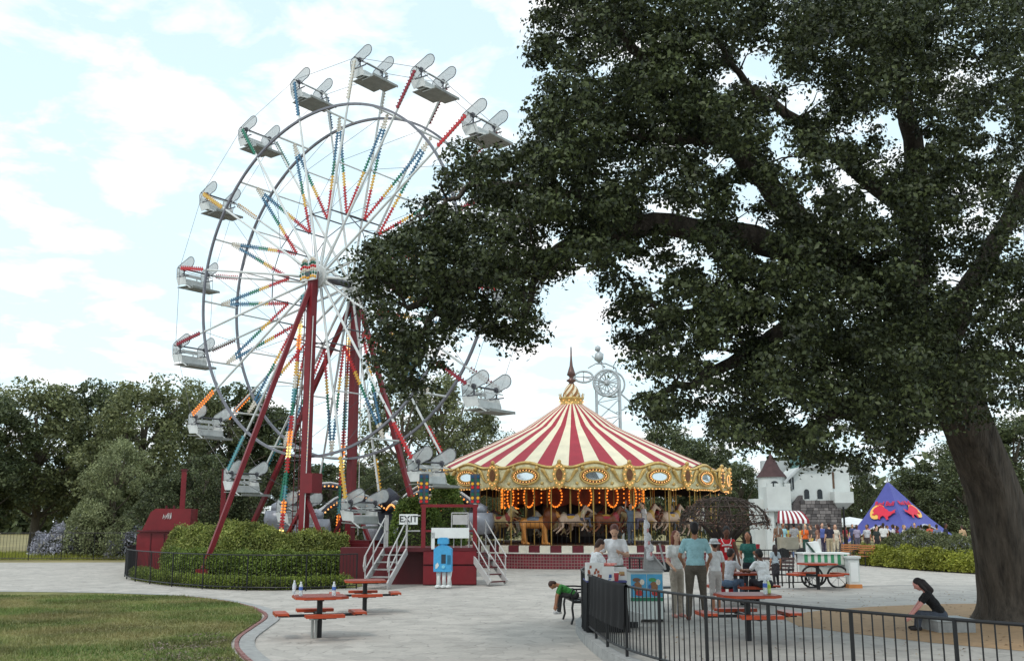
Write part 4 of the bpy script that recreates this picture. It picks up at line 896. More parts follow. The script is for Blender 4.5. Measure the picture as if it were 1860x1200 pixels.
    if skirt: prim.append(('c', (0, 0, hz), (0, .0, hz - skirt), .15, .17, 'pants'))
    # arms: (elbow offset, wrist offset) for left (-x) and right (+x)
    df = ((.06, -.03, -.28), (.02, .07, -.25))
    arms = arms or {}
    for s, side in ((-1, 'L'), (1, 'R')):
        e_, w_ = arms.get(side, (None, None)); 
        if e_ is None: e_ = (df[0][0] * s, df[0][1], df[0][2]); w_ = (df[1][0] * s, df[1][1], df[1][2])
        so = sh[0 if s < 0 else 1]; el = so + Vector(e_); wr = el + Vector(w_)
        Cc(so, el, .05, .038, 'skin'); Cc(el, wr, .039, .027, 'skin')
        if sleeve > 0:
            if sleeve <= 1: q = so.lerp(el, sleeve); Cc(so, q, .055, .058, 'shirt')
            else: Cc(so, el, .055, .05, 'shirt'); Cc(el, el.lerp(wr, sleeve - 1), .055, .045, 'shirt')
        if hands:
            d = (wr - el).normalized(); a_ = d.cross(Vector((1, 0, 0)) if abs(d.x) < .8 else Vector((0, 0, 1))).normalized(); pc = wr + d * .045
            Cc(wr + d * .01, wr + d * .07, .026, .032, 'skin')
            for f in range(4):
                b0 = wr + d * .085 + a_ * ((f - 1.5) * .019); ln = (.034, .041, .038, .029)[f]; b1 = b0 + d * ln; cu = d.cross(a_) * (-.5 * s); b2 = b1 + (d + cu).normalized() * ln * .8
                Cc(b0 - d * .02, b1, .0088, .008, 'skin'); Cc(b1, b2, .008, .007, 'skin')
            th = wr + d * .03 + a_ * .03; Cc(th, th + (d * .6 + a_ * .7).normalized() * .05, .011, .009, 'skin')
        else: Cc(wr, wr + (wr - el).normalized() * .09, .032, .026, 'skin')
    mats = {'shirt': cloth(shirt), 'pants': cloth(pants), 'skin': skinm(skin), 'hair': hairm(hair), 'shoe': cloth(shoes), 'eye': mat('eye_dark', (30, 24, 22), .3, 0), 'lip': skinm(tuple(max(0, int(c * .78)) for c in skin))}
    me = figure_mesh('body', [(p[0], *p[1:]) for p in prim], mats, vox * 1.0)
    me.transform(Matrix.Scale(1 / k, 4)); link('body', me, t)
    if hat:
        q = MB(); 
        q.lathe([(.001, .245), (.07, .24), (.098, .215), (.104, .165), (.108, .15), (.172, .118), (.170, .112), (.10, .142)], 20)
        q.v = [tuple((nk + hr @ Vector(v)) / k) for v in q.v]; q.build('bucket_hat', cloth(hat), t, True, world=False)
        q = MB(); q.lathe([(.108, .152), (.107, .172)], 20); q.v = [tuple((nk + hr @ Vector(v)) / k) for v in q.v]; q.build('hat_band', cloth((150, 150, 150)), t, world=False)
    t['_nk'] = 0; del t['_nk']
    return t
# ================================================================ carousel
def tile_mat():
    m = bpy.data.materials.new('red_tile'); m.use_nodes = True; nt = m.node_tree; N = nt.nodes; L = nt.links; b = N['Principled BSDF']
    g = N.new('ShaderNodeNewGeometry'); r = N.new('ShaderNodeValToRGB'); L.new(g.outputs['Random Per Island'], r.inputs[0])
    e = r.color_ramp.elements; e[0].color = (*lin((104, 26, 40)), 1); e[1].color = (*lin((140, 42, 58)), 1); L.new(r.outputs[0], b.inputs['Base Color']); b.inputs['Roughness'].default_value = .35; return m
M_canr = mat('canopy_red', (158, 44, 58), .7, .12, 1.5, bump=.2, bscale=8, dirt=.2)
M_canc = mat('canopy_cream', (222, 212, 184), .7, .09, 1.5, bump=.2, bscale=8, dirt=.16)
M_gold = mat('gilt_wood', (192, 160, 94), .42, .35, 7.0, bump=.6, bscale=20, metal=.25)
M_cream = mat('painted_cream_green', (224, 217, 176), .5, .3, 5.0, bump=.3)
M_brown = mat('dark_gilt', (104, 66, 34), .5, .3, 6.0, bump=.4)
M_mirror = mat('mirror_glass', (214, 222, 226), .08, 0, metal=.85)
M_brass = mat('brass_pole', (186, 152, 84), .3, .1, 3.0, metal=.7)
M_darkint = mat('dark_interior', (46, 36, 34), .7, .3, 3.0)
M_deckw = mat('deck_boards', (120, 96, 74), .7, .25, 4.0, stretch=(1, 6, 1))
M_bulbw = mat('bulb_warm', (255, 190, 110), .3, 0, emit=(255, 186, 116), es=.95)
M_bulbo = mat('bulb_orange', (255, 120, 50), .3, 0, emit=(255, 78, 24), es=2.6)
CX, CY = X(1041, 49.7), 49.7
def CP(r, a, z): return Vector((CX + r * math.sin(R(a)), CY - r * math.cos(R(a)), z))
def horse_prims(style):
    p = []; c = lambda a, b, ra, rb, t='coat': p.append(('c', a, b, ra, rb, t)); e = lambda q, r, t='coat', m=None: p.append(('e', q, r, m, t))
    ry = lambda d: Matrix.Rotation(R(d), 3, 'Y')
    if style == 'lion':
        e((0, 0, .78), (.52, .19, .2)); e((.34, 0, .82), (.24, .2, .24)); e((-.38, 0, .78), (.22, .18, .2))
        e((.6, 0, 1.04), (.27, .28, .36), 'mane'); e((.5, 0, .84), (.24, .24, .3), 'mane'); e((.78, 0, 1.1), (.15, .12, .14)); e((.9, 0, 1.05), (.09, .07, .07))
        for s in (-1, 1): e((.66, s * .12, 1.28), (.03, .05, .05)); 
        for x0, dx, s in ((.38, .1, -1), (.36, -.1, 1), (-.42, .12, -1), (-.44, -.08, 1)):
            c((x0, s * .11, .7), (x0 + dx * .5, s * .11, .4), .11, .075); c((x0 + dx * .5, s * .11, .4), (x0 + dx, s * .11, .06), .075, .055); e((x0 + dx + .06, s * .11, .05), (.1, .06, .05))
        c((-.58, 0, .85), (-.82, 0, .98), .035, .025); c((-.82, 0, .98), (-.98, 0, .86), .025, .02); e((-1.0, 0, .82), (.06, .05, .08), 'mane')
        e((-.02, 0, .93), (.3, .2, .1), 'saddle')
    else:
        e((0, 0, .82), (.46, .17, .2)); e((.3, 0, .85), (.22, .17, .22)); e((-.32, 0, .86), (.24, .18, .22))
        c((.42, 0, .95), (.62, 0, 1.28), .14, .085); c((.62, 0, 1.3), (.86, 0, 1.16), .085, .05); e((.88, 0, 1.14), (.06, .045, .05))
        for s in (-1, 1): c((.6, s * .05, 1.36), (.61, s * .055, 1.44), .025, .008)
        c((.36, 0, 1.08), (.56, 0, 1.4), .05, .045, 'mane'); c((.56, 0, 1.4), (.7, 0, 1.36), .035, .02, 'mane')
        for x0, a, b, s in ((.36, (.62, .62), (.44, .38), -1), (.34, (.6, .5), (.72, .28), 1), (-.4, (-.34, .52), (-.62, .26), -1), (-.42, (-.5, .5), (-.78, .34), 1)):
            c((x0, s * .09, .76), (a[0], s * .1, a[1]), .095, .05); c((a[0], s * .1, a[1]), (b[0], s * .1, b[1]), .05, .035); e((b[0], s * .1, b[1] - .03), (.055, .045, .05), 'hoof')
        c((-.54, 0, .95), (-.74, 0, .9), .05, .06, 'mane'); c((-.74, 0, .9), (-.86, 0, .62), .06, .02, 'mane')
        e((-.02, 0, 1.0), (.2, .15, .06), 'saddle'); e((-.02, 0, .9), (.24, .185, .13), 'cloth'); c((.4, 0, .98), (.42, 0, .7), .165, .15, 'strap')
    return p
def horse_set():
    out = []
    H_ = lambda n, rgb: mat('carousel_' + n, rgb, .35, .1, 4.0)
    for n, coat, mane, sad, cl in (('white', (222, 214, 198), (206, 196, 172), (150, 46, 44), (60, 96, 140)), ('cream', (216, 190, 140), (232, 220, 190), (70, 96, 72), (176, 60, 52)), ('grey', (150, 156, 164), (92, 92, 100), (168, 118, 46), (58, 110, 116)), ('bay', (128, 74, 46), (54, 38, 32), (190, 150, 70), (168, 44, 52)), ('pinto', (206, 176, 152), (120, 70, 46), (52, 64, 110), (214, 160, 64))):
        ms = {'coat': H_(n + '_coat', coat), 'mane': H_(n + '_mane', mane), 'hoof': H_('hoof', (60, 50, 44)), 'saddle': H_(n + '_saddle', sad), 'cloth': H_(n + '_blanket', cl), 'strap': H_(n + '_strap', tuple(int(q * .8 + 30) for q in cl))}
        out.append(figure_mesh('horse', horse_prims('horse'), ms, .03))
    ms = {'coat': H_('lion_coat', (196, 132, 66)), 'mane': H_('lion_mane', (112, 58, 28)), 'saddle': H_('lion_saddle', (112, 124, 138))}
    return out, figure_mesh('lion', horse_prims('lion'), ms, .03)
def carousel():
    t = thing('carousel', 'large carousel with red and cream striped roof, gilded lit rim and horses', 'carousel', (CX, CY, 0))
    zt, zr, zb = P(1041, 736, 49.7).z, P(1041, 846, 42.5).z, P(1041, 882, 42.4).z
    # striped roof, one panel for each stripe
    for i in range(64):
        a0, a1 = i * 5.625 + 1.0, (i + 1) * 5.625 + 1.0; q = MB(); vs = []
        prof = [(.62, zt), (2.4, zt - (zt - zr) * .36), (4.2, zt - (zt - zr) * .61), (5.8, zt - (zt - zr) * .82), (7.12, zr)]
        for r, z in prof:
            for a in (a0, (a0 + a1) / 2, a1): vs.append(CP(r, a, z - (.02 if a == (a0 + a1) / 2 else 0) * r / 7))
        q.add(vs, [(k * 3 + j, k * 3 + j + 1, k * 3 + j + 4, k * 3 + j + 3) for k in range(4) for j in (0, 1)])
        # hem hanging inside the rim
        q.add([CP(7.12, a0, zr), CP(7.12, a1, zr), CP(7.1, a1, zr - .35), CP(7.1, a0, zr - .35)], [(0, 1, 2, 3)])
        q.build('roof_panel', M_canr if i % 2 else M_canc, t)
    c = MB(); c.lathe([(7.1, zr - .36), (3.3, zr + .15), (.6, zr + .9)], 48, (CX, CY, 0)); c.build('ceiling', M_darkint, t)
    # gilded rim: a scalloped board and a shield for each of the sixteen bays
    for k in range(16):
        s0 = 15 + 22.5 * k; vs = []; n = 16; rb = 7.3
        for j in range(n + 1):
            u = j / n; a = s0 + 22.5 * u; b = math.sin(PI * u)
            up = zr - .04 + .27 * b ** 3 + .16 * (1 - b) ** 3; lo = zb - .05 - .16 * b + .09 * (1 - abs(2 * u - 1)) * (1 if .3 < u < .7 else 0)
            for r_, z in ((rb + .02, up), (rb + .1, up - .07), (rb + .03, up - .14), (rb + .0, (up + lo) / 2), (rb - .04, lo + .1), (rb + .04, lo + .05), (rb, lo), (rb - .06, lo), (rb - .1, up)): vs.append(CP(r_, a, z))
        q = MB(); m = 9; fs = []; ml = []
        for j in range(n):
            for i in range(m - 1):
                fs.append((j * m + i, j * m + i + 1, (j + 1) * m + i + 1, (j + 1) * m + i)); ml.append(1 if i in (2, 3) else (0 if i < 2 or i in (4, 5) else 2))
        q.add(vs, fs, ml); o = q.build('rounding_board', [M_gold, M_cream, M_darkint], t)
        am = s0 + 11.25; zc_ = (zr + zb) / 2 + .0
        def oval(rx, rz, r, n_=26, ctr=am, z_=None): return [CP(r, ctr + math.degrees(rx * math.cos(2 * PI * i / n_) / rb), (zc_ if z_ is None else z_) + rz * math.sin(2 * PI * i / n_)) for i in range(n_)]
        e = MB(); ov = oval(.36, .16, rb + .1); e.add(ov, [tuple(range(len(ov)))[::-1]]); e.build('mirror', M_mirror, o)
        e = MB(); e.tube(oval(.58, .33, rb + .08), .055, 6, closed=True); e.tube(oval(.40, .19, rb + .1), .03, 5, closed=True)
        for sg in (-1, 1):
            sc = [CP(rb + .1, am + math.degrees(sg * (.68 + .5 * u * 1.0) / rb), zc_ + .28 * math.cos(u * PI * 1.15) * (1 - .2 * u)) for u in np.linspace(0, 1, 9)]; e.tube(sc, [.07, .085, .08, .07, .06, .05, .045, .04, .03], 6)
            e.ball(CP(rb + .1, am + math.degrees(sg * .5 / rb), zc_ + .34), .1); e.ball(CP(rb + .1, am + math.degrees(sg * .72 / rb), zc_ - .3), .08)
        e.build('gilt_scroll', M_gold, o, True)
        e = MB(); e.tube(oval(.5, .27, rb + .07), .05, 6, closed=True); e.build('dark_moulding', M_brown, o, True)
        bl = MB()
        for pnt in oval(.47, .245, rb + .15, 22): bl.ball(pnt, .028)
        for j in range(17):
            u = (j + .5) / 17; a = s0 + 22.5 * u; b = math.sin(PI * u); lo = zb - .05 - .16 * b + .09 * (1 - abs(2 * u - 1)) * (1 if .3 < u < .7 else 0); bl.ball(CP(rb + .06, a, lo + .03), .028)
        bl.build('bulbs', M_bulbw, o, kind='stuff')
        # shield at the joint
        q = MB(); sh = [(0, .42), (.1, .36), (.2, .22), (.26, .02), (.22, -.2), (.13, -.38), (0, -.46)]; sh = sh + [(-x, y) for x, y in sh[-2:0:-1]]
        f = CP(rb + .14, s0, zc_ + .06); rx = Vector((math.cos(R(s0)), math.sin(R(s0)), 0)); ou = Vector((math.sin(R(s0)), -math.cos(R(s0)), 0))
        M4 = Matrix(((rx.x, 0, ou.x, f.x), (rx.y, 0, ou.y, f.y), (0, 1, 0, f.z), (0, 0, 0, 1)))
        q.prism([(x * 1.12, y * 1.22) for x, y in sh], M4, .1); q.ball(M4 @ Vector((0, .52, .04)), .1); q.ball(M4 @ Vector((0, -.56, .04)), .07); so = q.build('shield', M_gold, t)
        q = MB(); q.prism([(x * .55, y * .6) for x, y in sh], M4 @ Matrix.Translation((0, 0, .06)), .04); q.build('shield_centre', M_brown, so)
        bl = MB()
        for x, y in sh: bl.ball(M4 @ Vector((x * .86, y * .9, .08)), .028)
        bl.build('bulbs', M_bulbw, so, kind='stuff')
    # crown and finial
    q = MB(); q.lathe([(.58, zt - .12), (.6, zt + .02), (.54, zt + .06), (.56, zt + .26), (.62, zt + .33), (.56, zt + .37), (.4, zt + .38)], 24, (CX, CY, 0)); cr_ = q.build('crown', M_gold, t, True)
    bl = MB()
    for i in range(24): bl.ball(CP(.61, i * 15, zt + .1 + .1 * (i % 2)), .03)
    bl.build('bulbs', M_bulbw, cr_, kind='stuff')
    for i in range(12):
        q = MB(); q.tube([CP(.59, i * 30, zt + .32), CP(.61, i * 30, zt + .52)], [.03, .016], 6); q.ball(CP(.61, i * 30, zt + .54), .038); q.build('crown_point', M_gold, cr_)
    for i in range(16):
        q = MB(); vs = []
        for j in range(9):
            u = j / 8; r = .42 * math.cos(u * PI / 2 * .86) ** .8 + .03; z = zt + .38 + .66 * u
            vs += [CP(r, i * 22.5 + u * 70, z), CP(r, (i + 1) * 22.5 + u * 70, z)]
        q.add(vs, [(j * 2, j * 2 + 1, j * 2 + 3, j * 2 + 2) for j in range(8)]); q.build('dome_stripe', M_canc if i % 2 else mat('dome_gold', (150, 104, 58), .5, .2), t)
    ztip = P(1043, 632, 49.7).z; h0 = zt + 1.0
    q = MB(); q.lathe([(.09, h0 - .05), (.15, h0 + .05), (.11, h0 + .12), (.24, h0 + .2), (.24, h0 + .25), (.1, h0 + .33), (.11, h0 + .42), (.22, h0 + .5), (.17, h0 + .68), (.085, h0 + .95), (.05, h0 + 1.3), (.03, h0 + 1.9), (.012, ztip)], 14, (CX, CY, 0)); q.build('finial', mat('finial_copper', (104, 80, 74), .35, .15, metal=.4), t, True)
    # base wall of small red tiles, checked band, platform
    z1 = .60; z2 = .94; rb = 7.2
    q = MB(); q.lathe([(rb - .04, -.02), (rb - .04, z1)], 120, (CX, CY, 0)); wall = q.build('base_wall', mat('tile_grout', (172, 160, 150), .8, .1), t)
    q = MB(); nt_ = 210; hh = z1 / 5
    for i in range(nt_):
        a = -105 + 210 * (i + .5) / nt_; da = 210 / nt_ * .41
        for j in range(5):
            b0, b1 = .015 + hh * j, hh * (j + 1) - .015
            q.add([CP(rb, a - da, b0), CP(rb, a + da, b0), CP(rb, a + da, b1), CP(rb, a - da, b1)], [(0, 1, 2, 3)])
    q.build('tiles', tile_mat(), wall, kind='stuff')
    q = MB(); q.lathe([(rb - .12, z1 + .01), (rb + .05, z1 + .01), (rb + .05, z1 + .06), (rb - .12, z1 + .06)], 96, (CX, CY, 0)); q.build('ledge', mat('white_ledge', (206, 202, 192), .7, .1, 5.0), t)
    nb = 60
    for i in range(nb):
        a0, a1 = -108 + 216 * i / nb, -108 + 216 * (i + 1) / nb; q = MB(); vs = []
        for a in (a0 + .08, (a0 + a1) / 2, a1 - .08):
            for r_, z in ((rb - .1, z1 + .06), (rb, z1 + .06), (rb, z2 - .02), (rb - .1, z2)): vs.append(CP(r_, a, z))
        q.add(vs, [(k * 4 + j, k * 4 + j + 1, k * 4 + j + 5, k * 4 + j + 4) for k in (0, 1) for j in range(3)] + [(0, 1, 2, 3), (11, 10, 9, 8)]); q.build('band_block', mat('band_dark_red', (92, 26, 36), .5, .15) if i % 2 else mat('band_white', (212, 206, 190), .6, .1), t)
    q = MB(); q.lathe([(rb - .1, z2 - .08), (rb - .1, z2), (2.2, z2 + .02)], 64, (CX, CY, 0)); q.build('platform', M_deckw, t)
    # thin iron rail round the platform
    q = MB(); q.tube([CP(rb - .06, a, z2 + .95) for a in np.linspace(-100, 100, 60)], .018, 5); q.build('rail', M_iron, t)
    pm = MB(); pm.tube([(0, 0, 0), (0, 0, .95)], .008, 4); pm = pm.mesh('picket', M_iron)
    for i in range(134):
        o = link('picket', pm, t); o.location = CP(rb - .06, -100 + 1.5 * i, z2) - Vector((CX, CY, 0))
    # centre drum with lit frames
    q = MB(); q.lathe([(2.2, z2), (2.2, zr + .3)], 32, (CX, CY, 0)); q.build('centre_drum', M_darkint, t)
    zi = zr - 1.2
    for k in range(16):
        a = 22.5 * k + 6; n = 20
        q = MB(); vs = []
        for j in range(7):
            aa = a - 11.1 + 22.2 * j / 6; vs += [CP(3.4, aa, zi + .62), CP(3.25, aa, zi - .25 - .15 * math.sin(PI * j / 6))]
        q.add(vs, [(j * 2, j * 2 + 1, j * 2 + 3, j * 2 + 2) for j in range(6)]); o = q.build('inner_board', mat('inner_board_paint', (120, 62, 40), .5, .3, 4.0), t)
        bl = MB()
        for j in range(n): bl.ball(CP(3.42, a + math.degrees(.3 * math.cos(2 * PI * j / n) / 3.4), zi + .05 + .46 * math.sin(2 * PI * j / n)), .048)
        for j in range(5): bl.ball(CP(3.42, a + 11.25, zi - .2 + .2 * j), .04)
        bl.build('bulbs', M_bulbo, o, kind='stuff')
    for k in range(8):
        q = MB(); q.box(CP(2.24, 45 * k + 20, 2.2), (1.2, .06, 1.9), Matrix.Rotation(R(45 * k + 20), 3, 'Z')); q.build('drum_panel', mat('drum_panel_paint', (86, 70, 60), .4, .4, 2.0), t)
    for k in range(24):
        a = 15 * k + 4; q = MB(); q.tube([CP(6.75, a, z2), CP(6.75, a, zr - .25)], .026, 8); q.build('pole', M_brass, t)
    hs, lion = horse_set(); rg = random.Random(2)
    pl = MB(); pl.tube([(0, 0, -.1), (0, 0, 3.0)], .024, 8); plm = pl.mesh('brass_pole', M_brass)
    def mount(me, r, a, dz, nm, face=1, sc=1.0):
        h = link(nm, me, t); h.location = CP(r, a, z2 + dz) - Vector((CX, CY, 0)); h.rotation_euler = (0, 0, R(a) + (0 if face > 0 else PI)); h.scale = (sc,) * 3
        p = link('brass_pole', plm, h); p.location = (-.02, 0, 0); return h
    mount(lion, 6.15, -18.5, 0, 'lion', 1, 1.15)
    for i, a in enumerate([-78, -62, -48, -34, -4, 10, 26, 41, 56, 72, 88]): mount(hs[rg.randrange(5)], 6.1, a, rg.uniform(0, .35), 'horse', 1)
    for i in range(13): mount(hs[rg.randrange(5)], 4.9, -84 + 14 * i, rg.uniform(0, .5), 'horse', 1, .92)
    for i in range(12): mount(hs[rg.randrange(5)], 3.9, -80 + 15 * i, rg.uniform(0, .5), 'horse', 1, .85)
    for i in range(6): mount(hs[rg.randrange(5)], 6.0, 120 + 22 * i, rg.uniform(0, .4), 'horse', 1)
carousel()

# ================================================================ rides behind
def zipper_ride():
    d = 85.0; t = thing('metal_ride', 'silver lattice ride with spoked wheel rising behind the carousel roof', 'ride', (X(1102, d), d, 0)); Ms = mat('ride_silver', (176, 180, 182), .45, .15, 2.0, metal=.2)
    wc = P(1102, 695, d); rr = 24 / F * d
    def ring(c, r, th, n=28, yaw=0): return [c + Vector((math.cos(yaw) * r * math.cos(2 * PI * i / n), math.sin(yaw) * r * math.cos(2 * PI * i / n), r * math.sin(2 * PI * i / n))) for i in range(n)]
    q = MB(); q.tube(ring(wc, rr, .1), .1, 6, closed=True); q.tube(ring(wc, rr * .84, .1), .05, 5, closed=True); q.tube(ring(wc + Vector((.5, .9, 0)), rr, .1), .08, 6, closed=True); w = q.build('drive_wheel', Ms, t, True)
    for i in range(14):
        a = 2 * PI * i / 14; q = MB(); q.tube([wc, wc + Vector((math.cos(a) * rr, 0, math.sin(a) * rr))], .05, 5); q.build('wheel_spoke', Ms, w)
    q = MB(); q.ball(wc + Vector((0, -.1, 0)), .28); q.build('wheel_hub', Ms, w)
    for px, py, r, yw in ((1060, 684, 17, .5), (1125, 640, 0, 0)):
        if r == 0: continue
        c = P(px, py, d); q = MB(); q.tube([c + Vector((math.cos(a) * r / F * d, 0, math.sin(a) * r / F * d * .6)) for a in np.linspace(0, 2 * PI, 20)[:-1]], .09, 6, closed=True); q.bar(c - Vector((.7, 0, 0)), c + Vector((.7, 0, 0)), .08); q.bar(c - Vector((0, 0, .4)), c + Vector((0, 0, .4)), .08); q.bar(c, wc, .12); q.build('cage', Ms, t, True)
    q = MB(); l0, l1 = P(1086, 760, d), P(1128, 760, d); t0, t1 = P(1084, 700, d), P(1126, 690, d); f0, f1 = Vector((l0.x, d, 0)), Vector((l1.x, d, 0))
    for a, b in ((f0, t0), (f1, t1)): q.bar(a, b, .16); q.bar(a + Vector((0, 1.2, 0)), b + Vector((0, 1.2, 0)), .12)
    q.build('tower', Ms, t)
    for i in range(9):
        u, v = i / 9, (i + 1) / 9; q = MB(); a, b = f0.lerp(t0, u), f1.lerp(t1, v)
        q.bar(a, b, .09); q.bar(f1.lerp(t1, u), f0.lerp(t0, v), .09); q.bar(f0.lerp(t0, v), f1.lerp(t1, v), .08); q.build('lattice', Ms, t)
    c = P(1088, 648, d); q = MB()
    q.ball(c, (.45, .4, .55)); q.ball(c + Vector((-.1, 0, .7)), (.28, .28, .3)); q.bar(c + Vector((.2, 0, -.4)), wc, .12); q.bar(c + Vector((.5, 0, -.9)), c + Vector((-.6, 0, .1)), .1); q.build('top_cage', Ms, t, True)
    pts = [P(1068, 668, d), P(1082, 660, d), P(1100, 660, d), P(1118, 668, d), P(1124, 690, d), P(1122, 720, d)]; q = MB(); q.tube(pts, .07, 6); q.build('cable_track', Ms, t)
    pts = [P(1128, 715, d), P(1145, 730, d), P(1150, 755, d)]; q = MB(); q.tube(pts, .08, 6); q.bar(P(1118, 750, d), P(1150, 735, d), .1); q.build('side_arm', Ms, t)
zipper_ride()
def spider_ride():
    d = 46.0; c = Vector((X(705, d), d, 0)); t = thing('spinning_arm_ride', 'dark spinning ride with bulb lined arched arms behind the wheel platform', 'ride', tuple(c)); Mk = mat('ride_dark_blue', (46, 48, 60), .5, .2, 2.0); Mw = mat('ride_white_trim', (196, 196, 196), .5, .1)
    q = MB(); q.lathe([(2.0, 0), (2.0, .5), (1.2, .7), (.5, 1.2), (.45, 2.6), (.7, 2.8), (.3, 3.2), (.02, 3.4)], 20, tuple(c)); q.build('centre_column', Mk, t, True)
    for i in range(8):
        a = i * PI / 4 + .25; dv = Vector((math.cos(a), math.sin(a), 0)); hgt = 2.9 + .5 * math.sin(i * 1.9)
        pts = [c + Vector((0, 0, 2.4)) + dv * (.4 + 4.4 * u) + Vector((0, 0, (hgt - 2.0) * math.sin(PI * u * .75) - 1.0 * u * u)) for u in np.linspace(0, 1, 9)]
        q = MB(); q.tube(pts, [.16 - .008 * j for j in range(9)], 7); o = q.build('arm', Mk, t, True)
        q = MB(); q.tube([p + Vector((0, 0, .16)) for p in pts], .05, 5); q.build('arm_trim', Mw, o)
        bl = MB(); sd = dv.cross(Vector((0, 0, 1)))
        for j in range(26):
            u = j / 25 * 8; k = min(7, int(u)); p = pts[k].lerp(pts[k + 1], u - k)
            for s in (-1, 1): bl.ball(p + sd * (.17 * s) + Vector((0, 0, .02)), .042, j % 3 == 0)
        bl.build('bulbs', [M_bulbw, M_bulbo], o, kind='stuff')
        e = pts[-1]; q = MB(); q.lathe([(.1, -.9), (.5, -.85), (.62, -.4), (.55, 0), (.5, 0), (.5, -.35), (.1, -.5)], 14, tuple(e)); q.ball(e + Vector((0, 0, .12)), (.36, .36, .3)); q.build('tub', mat('ride_tub_grey', (140, 142, 150), .35, .15, metal=.2), t, True)
spider_ride()
def far_arch():
    d = 56.0; c = Vector((X(880, d), d, 0)); t = thing('lit_ride_canopy', 'low ride with a bulb edged arched canopy left of the carousel horses', 'ride', tuple(c))
    q = MB(); vs = []
    for j in range(13):
        u = j / 12; x = -2.3 + 4.6 * u; z = P(880, 925, d).z + 1.25 * math.sin(PI * u)
        for y in (-1, 1): vs.append(c + Vector((x, y * 1.0, z)))
    q.add(vs, [(j * 2, j * 2 + 1, j * 2 + 3, j * 2 + 2) for j in range(12)]); q.build('canopy', mat('ride_canopy_grey', (150, 152, 156), .6, .12), t)
    bl = MB()
    for j in range(40):
        u = j / 39; x = -2.3 + 4.6 * u; z = P(880, 925, d).z + 1.25 * math.sin(PI * u) - .08; bl.ball(c + Vector((x, -1.04, z)), .05)
    bl.build('bulbs', M_bulbw, t, kind='stuff')
    for x in (-2.2, 2.2): q = MB(); q.tube([c + Vector((x, -.8, 0)), c + Vector((x, -.8, 2.7))], .07, 8); q.build('post', M_pipe, t)
far_arch()
